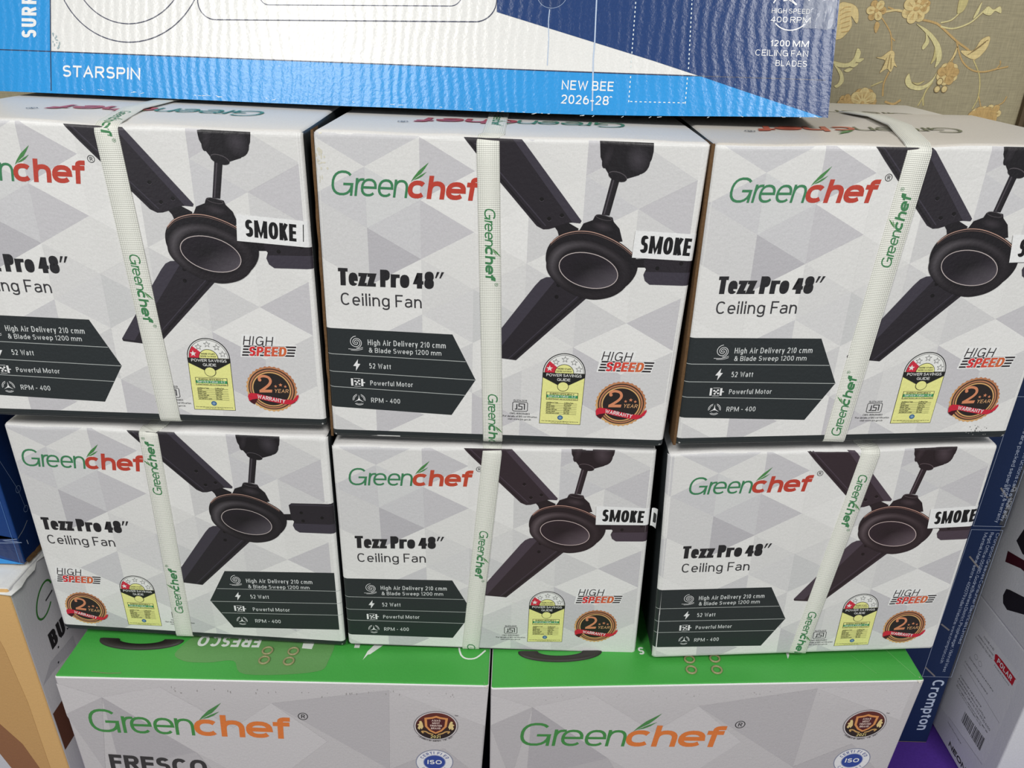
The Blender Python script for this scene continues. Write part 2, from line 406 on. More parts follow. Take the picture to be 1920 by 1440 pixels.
def box_mesh(name, x0, y0, z0, x1, y1, z1, mat, parent=None, bev=0.0):
    bm = bmesh.new(); bmesh.ops.create_cube(bm, size=1)
    for v in bm.verts: v.co = Vector(((x0 + x1) / 2 + v.co.x * (x1 - x0), (y0 + y1) / 2 + v.co.y * (y1 - y0), (z0 + z1) / 2 + v.co.z * (z1 - z0)))
    if bev: bmesh.ops.bevel(bm, geom=list(bm.edges), offset=bev, segments=2, affect='EDGES', profile=.7)
    me = bpy.data.meshes.new(name); bm.to_mesh(me); bm.free()
    return link(name, me, parent, mat)

# ------------------------------------------------------------------ the setting
def wallpaper_material():
    m, N, L, P = new_mat('woven_texture_wallpaper')
    at = N.new('ShaderNodeAttribute'); at.attribute_name = 'ink'
    tc = N.new('ShaderNodeTexCoord')
    outs = []
    for sc in ((900, 1, 60), (60, 1, 900)):
        mp = N.new('ShaderNodeMapping'); mp.inputs['Scale'].default_value = sc
        no = N.new('ShaderNodeTexNoise'); no.inputs['Scale'].default_value = 1; no.inputs['Detail'].default_value = 3
        L.new(tc.outputs['Object'], mp.inputs['Vector']); L.new(mp.outputs['Vector'], no.inputs['Vector']); outs.append(no)
    ad = N.new('ShaderNodeMath'); L.new(outs[0].outputs['Fac'], ad.inputs[0]); L.new(outs[1].outputs['Fac'], ad.inputs[1])
    mr = N.new('ShaderNodeMapRange'); mr.inputs['From Min'].default_value = .6; mr.inputs['From Max'].default_value = 1.4; mr.inputs['To Min'].default_value = .74; mr.inputs['To Max'].default_value = 1.2
    L.new(ad.outputs[0], mr.inputs['Value'])
    mx = N.new('ShaderNodeVectorMath'); mx.operation = 'MULTIPLY'; L.new(at.outputs['Color'], mx.inputs[0]); L.new(mr.outputs['Result'], mx.inputs[1])
    L.new(mx.outputs['Vector'], P.inputs['Base Color']); P.inputs['Roughness'].default_value = .55
    return m
WP = wallpaper_material()
BASEW = col(143, 134, 108, 1.4)
CREAM = col(196, 176, 124, 1.4); TAN = col(176, 146, 94, 1.4); OLIVE = col(178, 166, 114, 1.4); BROWN = col(124, 104, 68, 1.4); PALEY = col(194, 184, 134, 1.4)
WY = 0.90
def motif(ink, dx, dz):
    def fl(pts, c, sm=True, lay=2):
        p = smooth(pts) if sm else pts
        cx = sum(q[0] for q in p) / len(p); cy = sum(q[1] for q in p) / len(p)
        ink.poly([(x + dx, z + dz) for x, z in p], c, lay)
        ink.line([(x + dx, z + dz) for x, z in p], .55, BROWN, lay - 1, True)
    def petals(cx, cy, n, r0, r1, c, a0=0, a1=360, squash=1.0, c2=None):
        for i in range(n):
            a = math.radians(a0 + (a1 - a0) * i / max(1, (n if a1 - a0 >= 360 else n - 1)))
            w = r1 * .36; d = (math.cos(a), math.sin(a) * squash); e = (-d[1], d[0])
            pts = [(cx, cy), (cx + d[0] * r1 * .45 + e[0] * w, cy + d[1] * r1 * .45 + e[1] * w), (cx + d[0] * r1 * .85 + e[0] * w * .8, cy + d[1] * r1 * .85 + e[1] * w * .8), (cx + d[0] * r1, cy + d[1] * r1), (cx + d[0] * r1 * .85 - e[0] * w * .8, cy + d[1] * r1 * .85 - e[1] * w * .8), (cx + d[0] * r1 * .45 - e[0] * w, cy + d[1] * r1 * .45 - e[1] * w)]
            fl(pts, c if i % 2 else (c2 or c), True, 2 + i % 2)
            for t in (-.3, 0, .3):
                ink.line([(cx + dx + d[0] * r1 * .3, cy + dz + d[1] * r1 * .3), (cx + dx + d[0] * r1 * .75 + e[0] * w * t, cy + dz + d[1] * r1 * .75 + e[1] * w * t)], .35, TAN, 4)
        ink.ell(cx + dx, cy + dz, r0, r0 * .8, TAN, 5, n=12)
    def st(pts, w, c, lay=1):
        p = [(x + dx, z + dz) for x, z in smooth(pts, False)]
        ink.line([(x + .3, z - .3) for x, z in p], w + .3, BROWN, lay - 1); ink.line(p, w, c, lay)
    # stems and scrolls
    st([(381.6, 3), (390.5, -6.4), (395.8, -14.4), (400.1, -29.9)], 1.2, TAN); st([(395.4, -15), (400.9, -19)], 1.2, TAN)
    st([(402, -49.9), (399.1, -61.8), (401, -74.8)], 1.6, TAN); st([(397.4, -59.6), (385.9, -64.8)], 1.3, OLIVE)
    st([(404.6, -80.2), (414.5, -82.7), (421.6, -78.1)], 2.2, TAN)
    st([(384.7, 8.6), (396.5, 10.4), (406, 8.1)], 2, CREAM); st([(386, 13), (398, 9.5), (406, 9.5)], 1.5, TAN)
    st([(420.8, 2.4), (437.2, -.3), (446.1, -4.1), (466.8, -18), (482.9, -27), (491.2, -36.2)], 2, TAN)
    st([(446.1, -4.1), (460, -5.9), (475.3, -.4), (484.1, 7.8), (489.8, 14.9)], 1.5, PALEY)
    st([(445.1, -.6), (455.6, 2.2), (462.5, 9.3)], 1.3, PALEY)
    st([(467.1, -19), (477.6, -36.5), (490.5, -45.7), (503.7, -47.6), (516.6, -44.6), (529.4, -41.7)], 1.5, TAN); st([(516.6, -44.6), (520, -40), (519, -36)], 1, TAN)
    st([(490.1, -36.2), (499.4, -48.7), (504, -60.4), (505.8, -74.5), (503, -86)], 1.3, OLIVE); st([(505, -70), (510, -80), (514, -88)], 1.1, TAN)
    st([(469, -20), (469, -30), (466.5, -40)], 1.1, TAN)
    st([(451.7, -59.5), (447, -68.2), (446, -76), (448.1, -83.6)], 1.6, OLIVE); st([(446.5, -72), (442, -84)], 1.2, OLIVE)
    fl([(419.8, -2.2), (432.6, -7.5), (443.7, -15.5), (451.6, -24.6), (455.1, -36), (450.6, -44.5), (450, -36), (446, -26), (438, -16), (428, -8)], PALEY)
    fl([(445, -20), (449, -28), (449, -36), (445, -41), (446, -33)], OLIVE)
    fl([(432, -10.6), (437.5, -18.7), (436, -24), (432.9, -27.1), (431.5, -24), (433.5, -18)], PALEY)
    fl([(454, -48.7), (450.3, -57), (441.6, -63.1), (431.1, -61.8), (426.7, -56.1), (424.1, -51), (421.5, -57), (424, -63), (431, -67), (442, -67.4), (451, -60.5)], PALEY)
    fl([(430, -60), (436, -60.5), (443, -58), (437, -62.5)], OLIVE)
    fl([(339.2, -40.7), (353.3, -42.5), (360.4, -38.1), (362.6, -27.6), (366.8, -30.6), (366.9, -35.8), (364.9, -40.3), (356.5, -46.2), (344.8, -45.9)], PALEY)
    for q in ((362, -45), (367, -40), (357, -50)): fl([(q[0] - 4, q[1]), (q[0], q[1] + 2.6), (q[0] + 5, q[1] + 2.6), (q[0] + 1, q[1] - 1.2)], PALEY)
    fl([(340.6, -43.9), (351, -51.1), (354.8, -60.8), (349.3, -67.2), (345.6, -65.5), (349, -63), (350, -57), (346, -50)], PALEY)
    # leaves and blossoms
    fl([(333.2, 12.5), (344.7, 15.7), (354.1, 11), (357.4, 1), (356.1, -3.1), (349, 3.8), (351.7, -6.2), (344.5, -17.1), (337.1, -19.9), (331, -24)], CREAM)
    for k in range(6): ink.line([(336 + dx + k * 1.2, 8 - k * 4 + dz), (341 + dx + k * 1.6, 12 - k * 4.6 + dz), (347 + dx + k * .6, 12.5 - k * 4.4 + dz)], .6, TAN, 4)
    petals(374.5, 9.5, 6, 2.2, 10.5, CREAM, c2=TAN); fl([(377, -1), (381, -4), (379, -12), (376, -7)], TAN)
    petals(415.5, 12, 7, 2.6, 14.5, CREAM, c2=CREAM); petals(421, 17, 6, 2, 8.5, TAN)
    fl([(385, -36), (390.7, -35), (398.4, -28.9), (403.3, -30.8), (404.7, -38.2), (409.2, -44.9), (405.8, -43.9), (403.8, -50), (398.9, -46.9), (392.2, -51.2), (395, -43), (394.7, -38.4)], CREAM)
    for a, b in (((399, -32), (399, -46)), ((396, -36), (393, -48)), ((401, -36), (403, -47))): ink.line([(a[0] + dx, a[1] + dz), (b[0] + dx, b[1] + dz)], .5, BROWN, 4)
    petals(380, -82, 7, 2, 15.5, CREAM, 5, 175, c2=TAN); petals(362, -83, 4, 1.5, 9.5, TAN, 40, 180)
    petals(466, -50.5, 9, 2.4, 12, TAN, -100, 200, c2=CREAM); 
    for bx, bz in ((458.5, -66.2), (466.3, -66), (459.5, -58.5)): ink.ell(bx + dx, bz + dz, 3.1, 3.4, CREAM, 3, n=14); ink.ring(bx + dx, bz + dz, 3.2, 3.5, .7, BROWN, 4, n=14)
    fl([(473.9, -27.2), (487.4, -26.4), (492.3, -16.4), (500.2, -12.6), (501.9, -18.3), (499.8, -26.6), (492.1, -35.1), (482.4, -33.3)], CREAM)
    for k in range(4): ink.line([(482 + dx + k * 3, -31 + dz + k * 2.5), (488 + dx + k * 3.4, -27 + dz + k * 3.4), (494 + dx + k * 2, -22 + dz + k * 2)], .6, BROWN, 4)
    fl([(463.4, -39.9), (466.5, -33.6), (468.6, -24.1), (469.4, -31.5)], CREAM)
    fl([(486.9, 9.9), (490.6, 15.9), (497, 13), (503.1, 16.2), (505.8, 9.8), (499, 11.6), (494.8, 7.5)], PALEY); fl([(478, 4), (480, 13), (483, 20), (482, 9)], PALEY)
    fl([(460.6, 8.3), (458.7, 16), (459.2, 23), (463, 26), (468, 23.4), (466.6, 12.4)], OLIVE)
    petals(516, -97, 9, 2.5, 17, TAN, 0, 180, squash=.85, c2=CREAM); petals(526, -90, 6, 2.2, 10, TAN, c2=CREAM)
    st([(529, -82), (535, -78), (537, -72)], 1.2, TAN)
wall = Ink()
wall.rect(-1600, -1355, 566, 1240, BASEW, 0)
motif(wall, 0, 0)
motif(wall, -262, 9); motif(wall, 0, 226); motif(wall, -262, 235)
wo = ink_object('wall_back', wall, None, lambda u, v, z: Vector((u / 1000, WY - z / 1000, v / 1000 + EYE)), WP, base=0, step=.2)
tag(wo, kind='structure')
tag(box_mesh('trim_1', 0.5555, WY - .006, 0, 0.5625, WY + .03, 2.6, DARKTRIM), kind='structure')
tag(box_mesh('wall_right', 0.5625, WY - .02, 0, 1.6, WY + .03, 2.6, GREYTRIM), kind='structure')
tag(box_mesh('floor', -2.5, -3, -.05, 2.5, WY + .03, 0, FLOORM), kind='structure')

# ------------------------------------------------------------------ purple bench that carries everything
ZT = EYE - .785
bench = root('display_bench', (0, .66, 0), 'low purple cloth-topped bench carrying the whole stack of cartons', 'bench')
box_mesh('bench_top', -1.25, -.215, ZT - .03, 1.25, .232, ZT, PURPLE, bench, .004)
bm = bmesh.new()
for i in range(120):
    x0 = -1.25 + i * 2.5 / 120; x1 = x0 + 2.5 / 120
    y = lambda x: -.205 + .006 * math.sin(x * 70)
    bm.faces.new([bm.verts.new(p) for p in ((x0, y(x0), .02), (x1, y(x1), .02), (x1, y(x1), ZT - .028), (x0, y(x0), ZT - .028))])
bmesh.ops.remove_doubles(bm, verts=list(bm.verts), dist=1e-5)
me = bpy.data.meshes.new('bench_skirt'); bm.to_mesh(me); bm.free(); link('bench_skirt', me, bench, PURPLE)
for x in (-1.2, 1.2):
    for y in (-.17, .2): box_mesh('bench_leg', x - .025, y - .025, 0, x + .025, y + .025, ZT - .03, DARKTRIM, bench)

# ------------------------------------------------------------------ the fan cartons
ROWZ = {1: EYE - .2963978, 2: EYE - .2963978 - .0055318 - .2229513}
HB = 222.95
BOXES = {   # x, y, yaw, lean, roll, dz ; front corners TL TR BR BL in face mm ; depth
 'L1': ((-.2748, .5148, .0107, .0153, -.0189, .0021), [(0, 223.5), (259.3, 223.3), (261.6, 3.5), (0, 3.0)], 165),
 'C1': ((-.0099, .5145, -.0175, -.0015, -.0133, -.0021), [(2.8, 224.8), (262.4, 227.4), (258.1, -2.0), (.6, -5.2)], 156),
 'R1': ((.2594, .5140, .0506, .0076, .0111, .0035), [(-.5, 220.9), (258.5, 221.5), (256.8, .6), (-3.0, -2.9)], 163),
 'L2': ((-.2786, .5210, -.026, -.0115, -.0113, .0011), [(5.4, 222.4), (263.1, 224), (263.0, 2.2), (4.3, 5.4)], 185),
 'C2': ((-.0117, .5195, .0152, -.0119, .0042, -.0038), [(1.6, 220.5), (258.5, 221.0), (261.0, -.7), (-1.2, 7.8)], 185),
 'R2': ((.2662, .5180, .0523, .0107, .0312, -.0008), [(-6.0, 222.8), (259.1, 221.8), (255.7, 5.9), (-3.9, 7.9)], 170)}
SMOKE = {'L1': [(210.3, 167.4), (262.4, 164.1), (262.2, 145.7), (208.9, 148.7)], 'C1': [(219.1, 168.1), (263.2, 167.0), (262.6, 148.2), (218.5, 149.0)], 'R1': [(213.8, 162.0), (258.5, 163), (258.6, 143.5), (216.7, 142.3)],
         'C2': [(213.9, 166.2), (259.7, 164.6), (260.6, 147.4), (214.5, 147.3)], 'R2': [(216.7, 162.5), (259.3, 164.3), (258.9, 143.8), (218.1, 142.8)]}
STRAPS = {   # path down the front (top, bottom), path over the top (u, depth, lift), lettering direction and where each repeat starts
 'L1': ((131.4, 141.5), [(131, 8, .5), (123, 60, 1), (126, 110, 1), (138, 160, .5)], 'down', [-47, 83]),
 'C1': ((117.6, 126.0), [(118, 8, .3), (119, 100, .3), (119, 151, .3)], 'down', [-97, 43, 183]),
 'R1': ((134.5, 120.3), [(137, 8, .5), (151, 66, 2.5), (158, 120, 2), (149, 160, .5)], 'up', [25, 159]),
 'L2': ((121.4, 116.0), [(121, 8, .3), (121, 180, .3)], 'up', [4, 132]),
 'C2': ((128.2, 110.0), [(128, 8, .3), (129, 180, .3)], 'down', [77, 205]),
 'R2': ((155.4, 129.0), [(156, 8, .3), (158, 160, .3)], 'down', [20, 162])}
LABELS = {
 'L1': ('left fan carton of the upper row, cut off at its left, bar after SMOKE', ),
 'C1': ('middle fan carton of the upper row, end of its logo under the strap', ),
 'R1': ('right fan carton of the upper row, full logo with registered mark left of its strap', ),
 'L2': ('fan carton without a SMOKE sticker, dark feature panel at its lower right', ),
 'C2': ('middle fan carton of the lower row, sticker curling off its right edge', ),
 'R2': ('right fan carton of the lower row, next to the tall navy box', )}

def tone(k, i):
    random.seed(k * 131 + i * 977 + 5)
    return random.choice([(219, 218, 216), (212, 211, 209), (207, 206, 205), (216, 215, 213), (201, 200, 200), (213, 212, 210), (196, 195, 197), (218, 217, 215), (215, 214, 212)])
def facets(ink, special, layer=0, x0=-.9, y0=203.0, a=36.75, s=41.1, W=262, Ht=226, u_off=0, v_off=0, lo=6.0):
    kmax = int(W / a) + 2
    for k in range(-1, kmax):
        ua, ub = x0 + u_off + k * a, x0 + u_off + (k + 1) * a
        oa = 0 if k % 2 == 1 else -s / 2; ob = -s / 2 if k % 2 == 1 else 0
        for j in range(-2, int(Ht / s) + 3):
            va = y0 + v_off + oa - j * s; vb = y0 + v_off + ob - j * s
            # right pointing: (ua,va),(ua,va-s) and tip on b ; left pointing: tip on a
            tipb = va - s / 2
            ink.poly([(ua, va), (ua, va - s), (ub, tipb)], col(*special.get(('r', k, j), tone(k * 2, j))), layer)
            tipa = vb - s / 2
            ink.poly([(ub, vb), (ub, vb - s), (ua, tipa)], col(*special.get(('l', k, j), tone(k * 2 + 1, j))), layer)
LAV = (178, 176, 180); MID = (190, 188, 191)
SPECIAL = {('r', 1, 1): LAV, ('l', 6, 2): MID, ('r', 2, 0): MID, ('r', 2, -1): MID, ('r', 1, 0): (203, 203, 203), ('l', 6, 0): MID, ('r', 5, -1): MID, ('l', 0, 1): (201, 200, 200), ('r', 3, 2): (196, 196, 196), ('r', 5, 3): MID, ('l', 5, 3): MID,
           ('r', 3, 4): MID, ('l', 2, 2): (205, 204, 204), ('r', 1, 4): MID, ('r', 4, 0): (199, 198, 198)}

def fan_picture(t):
    """the printed fan: tinted t towards brown on the redder print run"""
    def c(r, g, b): return col(r + 14 * t, g + 5 * t, b + 5 * t)
    ink = Ink()
    K1, K2, K3, K4 = c(36, 33, 39), c(56, 53, 63), c(24, 22, 26), c(80, 77, 86)
    # canopy and rod
    can = [(189.9, 226.5), (224.9, 226.5), (225.3, 220), (224.6, 215.1), (221.9, 209), (217.4, 204.7), (209.8, 202.1), (206.1, 200.1), (202.6, 201.1), (198.5, 203.1), (194, 209.5), (191.2, 215.4)]
    ink.poly(can, K3, 2)
    ink.ell(215.5, 215, 8, 10, K3, 3, 20, 24, c(58, 55, 61)); ink.ell(196, 216, 3, 8, K3, 3, -15, 20, c(44, 41, 46))
    ink.poly([(200, 204.3), (205.4, 203.4), (200.5, 177.2), (195.3, 177.8)], [K1, K3, K3, K1], 2)
    ink.line([(201.3, 202), (196.8, 178)], .9, c(70, 66, 72), 3)
    ink.ell(203.5, 203.2, 6.4, 2.9, K3, 4, -16); ink.ring(203.5, 203.4, 6.2, 2.7, .6, c(74, 70, 74), 5, -16, 24, 10, 170)
    # upper left blade
    b1 = [(99.8, 226.5), (138.0, 226.5), (182, 172.9), (181.3, 171.2), (175.9, 171.5), (173.6, 171.2), (170.5, 169.3), (165.7, 168.1), (160.1, 166.3), (156.4, 166), (151.8, 168.2), (112, 212)]
    ink.poly(b1, K1, 2)
    ink.poly([(132, 226.5), (138, 226.5), (182, 172.9), (181.3, 171.2), (175.9, 171.5)], K2, 3)
    ink.line([(104.5, 223.5), (112, 214.6), (154.5, 168)], 1.0, K3, 3); ink.line([(109, 221), (158, 168.5)], .8, K2, 3)
    for h in ((154.3, 186.4), (160, 173.4), (168.5, 176.1)): ink.ell(h[0], h[1], 1.4, 1.4, c(14, 12, 14), 4, n=14); ink.ring(h[0], h[1], 1.5, 1.5, .35, c(66, 62, 70), 5, n=14, a0=200, a1=340)
    ink.poly([(164, 168.1), (173.1, 171.4), (180.5, 167.5), (178.7, 164), (167.2, 162.3), (166.2, 165.3)], K3, 3)
    # lower blade
    ink.poly([(165.0, 132.6), (160.2, 132.2), (156.5, 130.2), (152.8, 125.7), (116, 71.8), (116.6, 69.9), (141.5, 67.4), (193.5, 122), (170, 133)], K1, 2)
    ink.poly([(165.0, 132.6), (160.2, 132.2), (156.5, 130.2), (152.8, 125.7), (116, 71.8), (125, 70.6), (166.8, 130.2)], K2, 3)
    ink.line([(189, 121.5), (139.5, 68.6)], 1.5, K3, 3); ink.line([(185.5, 121.5), (136, 68.4)], .7, K2, 3)
    for h in ((169.2, 126.8), (168.4, 118.1), (179.3, 123.7)): ink.ell(h[0], h[1], 1.4, 1.4, c(14, 12, 14), 4, n=14)
    # right blade
    ink.poly([(221, 148), (229.1, 148.6), (229.8, 142.2), (222, 142)], K3, 2)
    ink.poly([(226.3, 157.4), (228.7, 159.4), (263.5, 160.5), (263.5, 130.3), (232.8, 130), (229.3, 132.6), (227.8, 137), (229.2, 141), (227.3, 143.5)], K1, 2)
    ink.poly([(229, 139.2), (263.5, 139.8), (263.5, 130.3), (232.8, 130), (229.3, 132.6), (227.8, 137)], K2, 3)
    ink.line([(228, 158), (263.5, 158.6)], .9, K2, 3)
    for h in ((236.9, 142.1), (236, 150.3), (253, 146.2)): ink.ell(h[0], h[1], 1.4, 1.4, c(14, 12, 14), 4, n=14)
    # motor dome and drum
    ink.poly([(180.8, 166), (183.5, 171.3), (189.6, 173.8), (190.8, 176.8), (195.6, 177.8), (202.7, 176.1), (203.7, 173.3), (208, 168.8), (211, 160), (200, 158)], K3, 3)
    ink.ell(196.5, 169.5, 8, 3.4, K3, 4, -12, 24, c(54, 50, 55)); ink.ring(196.8, 175.8, 5.6, 1.5, .5, c(66, 62, 66), 5, -12, 20)
    hub = smooth([(159.2, 145.8), (159.7, 151.8), (162.3, 157.4), (167.3, 162.3), (174, 165.3), (182.1, 166.7), (191.4, 166.1), (202.2, 162.6), (210.7, 158.3), (218.3, 152.6), (221.8, 147.3), (223.2, 141.9), (221.9, 135.6), (217.8, 129.2), (211.7, 124.5), (204.7, 121.9), (196.4, 120.7), (187.9, 121.8), (179.2, 125), (170.5, 130.2), (163.5, 136.8), (160.3, 141.5)], True, 3)
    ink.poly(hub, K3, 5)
    n = len(hub); cx, cy = 189.4, 138.4
    def ringpt(k, f): return (cx + (hub[k % n][0] - 191) * f, cy + (hub[k % n][1] - 143.5) * f)
    fr = [.93, .8, .66]
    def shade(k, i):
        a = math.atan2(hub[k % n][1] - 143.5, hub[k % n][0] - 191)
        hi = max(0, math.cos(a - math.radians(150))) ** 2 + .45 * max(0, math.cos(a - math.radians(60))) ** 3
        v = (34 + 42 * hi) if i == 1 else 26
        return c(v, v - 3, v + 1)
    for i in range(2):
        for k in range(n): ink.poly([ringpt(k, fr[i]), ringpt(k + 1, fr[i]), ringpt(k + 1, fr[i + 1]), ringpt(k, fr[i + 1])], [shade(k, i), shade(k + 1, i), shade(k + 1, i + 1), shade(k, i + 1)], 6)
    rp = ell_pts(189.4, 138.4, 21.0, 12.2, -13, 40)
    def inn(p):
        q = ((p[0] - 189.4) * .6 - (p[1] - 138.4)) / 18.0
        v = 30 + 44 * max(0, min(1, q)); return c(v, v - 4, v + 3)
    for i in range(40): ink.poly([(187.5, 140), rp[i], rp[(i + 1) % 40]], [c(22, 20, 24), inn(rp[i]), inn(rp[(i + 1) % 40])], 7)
    ink.line(rp, .55, c(176, 166, 164), 8, True)
    gold = smooth([(161.8, 156.6), (167.3, 161.6), (174.1, 164.6), (182.1, 166), (191.4, 165.3), (202.2, 161.8), (210.8, 157.3), (218.3, 151.8)], False, 4)
    ink.line(gold, .55, c(176, 142, 128), 8); ink.line([(x, y - 1.3) for x, y in gold], .35, c(110, 88, 82), 8)
    return ink

def tri_bolt(ink, pts, layer): ink.poly(pts, col(236, 238, 238), layer)
def icons(x, ys):
    """four little symbols of the feature panel; returns one Ink for each"""
    Wt = col(225, 228, 228); out = []
    a = Ink(); cy = ys[0]
    for ph, r0 in ((0, 5.0), (180, 4.6)):
        a.line([(x + 1.2 + r0 * (1 - k / 26) * math.cos(math.radians(ph + 90 + k * 22)), cy + .4 + r0 * (1 - k / 26) * math.sin(math.radians(ph + 90 + k * 22))) for k in range(25)], .42, Wt, 3)
    a.line(smooth([(x - 4.9, cy - 5), (x + 1, cy - 5.1), (x + 6, cy - 3.4)], False), .35, Wt, 3); a.line(smooth([(x - 3, cy - 6), (x + 2, cy - 5.9), (x + 6, cy - 4.6)], False), .3, Wt, 3)
    out.append(a)
    a = Ink(); cy = ys[1]; tri_bolt(a, [(x + 1.8, cy + 4.8), (x - 2, cy - .8), (x + .2, cy - .9), (x - .2, cy - 4.8), (x + 3.4, cy + 1.1), (x + 1.4, cy + 1.2)], 3); out.append(a)
    a = Ink(); cy = ys[2]
    a.rect(x - 4.4, cy - 3, x - 2.8, cy + 3.1, Wt, 3); a.rect(x + 3.2, cy - 3.1, x + 4.8, cy + 3, Wt, 3); a.rect(x + 4.8, cy - .4, x + 6.2, cy + .4, Wt, 3)
    for q in ((-1.2, .9), (1.6, 1.4), (-.6, -1.6), (1.9, -1.3), (.3, 0)): a.ell(x + q[0], cy + q[1], .85, .75, Wt, 3, n=10)
    a.line([(x - 2.2, cy + 3.2), (x + 2.8, cy + 3.2)], .35, Wt, 3); a.line([(x - 2.2, cy - 3.3), (x + 2.8, cy - 3.3)], .35, Wt, 3)
    out.append(a)
    a = Ink(); cy = ys[3]; cx = x + .9
    for an in (90, 210, 330):
        r = math.radians(an); d = (math.cos(r), math.sin(r)); e = (-d[1], d[0])
        a.poly([(cx + e[0] * .5, cy + e[1] * .5), (cx + d[0] * 4.2, cy + d[1] * 4.2), (cx - e[0] * .5, cy - e[1] * .5)], Wt, 3)
    a.ell(cx, cy, .9, .9, Wt, 4, n=12)
    for an in (30, 150, 270):
        a.ring(cx, cy, 4.6, 4.6, .4, Wt, 3, 0, 10, an - 42, an + 42); a.ring(cx, cy, 3.7, 3.7, .3, Wt, 3, 0, 10, an - 36, an + 36)
    out.append(a)
    return out
def feature_panel(variant):
    ink = Ink(); T = col(206, 209, 208); Ln = col(170, 174, 172)
    if not variant:
        ink.poly([(-6, 86.9), (94.5, 85.7), (111.9, 49.7), (93.9, 19.0), (-6, 22.2)], CHAR, 1)
        for a, b in (((-6, 66.4), (104.4, 64.4)), ((-6, 52.1), (111.5, 49.6)), ((-6, 39.4), (104, 36.5))): ink.line([a, b], .5, Ln, 2)
        X = lambda u: u; dy = lambda u: 0; ix, iy = 22.4, [75.8, 57.8, 43.5, 28.9]
        rows = [('High Air Delivery 210 cmm', 32.2, 74.5, 89.6, 4.4), ('& Blade Sweep 1200 mm', 32.7, 68.5, 86.3, 3.9), ('52 Watt', 32.4, 55.5, 48.6, 4.3), ('Powerful Motor', 32.5, 41.5, 64.6, 4.0), ('RPM - 400', 32.5, 26.9, 54.6, 4.0)]
        for s, x0, y, x1, cap in rows: ink.text(s, x0, y, x1, cap, T, 3, wt=.125, gap=.17, space=.3)
    else:
        ink.poly([(163.2, 84.2), (266, 88.6), (266, 23.4), (162.6, 19.2), (145.7, 49.9)], CHAR, 1)
        for a, b in (((153.9, 64.1), (266, 68.2)), ((145.5, 49.0), (266, 54.1)), ((154.1, 36.1), (266, 40.6))): ink.line([a, b], .5, Ln, 2)
        ix, iy = 170.6, [74.8, 56.6, 42.3, 28.0]
        rows = [('High Air Delivery 210 cmm', 181, 72.6, 239, 74.8, 4.4), ('& Blade Sweep 1200 mm', 182, 66.5, 236, 68.6, 3.9), ('52 Watt', 182.5, 54.7, 199, 55.4, 4.3), ('Powerful Motor', 183, 40.3, 216, 41.6, 4.0), ('RPM - 400', 183.5, 26.6, 206.5, 27.4, 4.0)]
        for s, x0, y, x1, y1, cap in rows: ink.text(s, x0, y, x1, cap, T, 3, wt=.125, gap=.17, space=.3, y1=y1)
    return ink, icons(ix, iy)
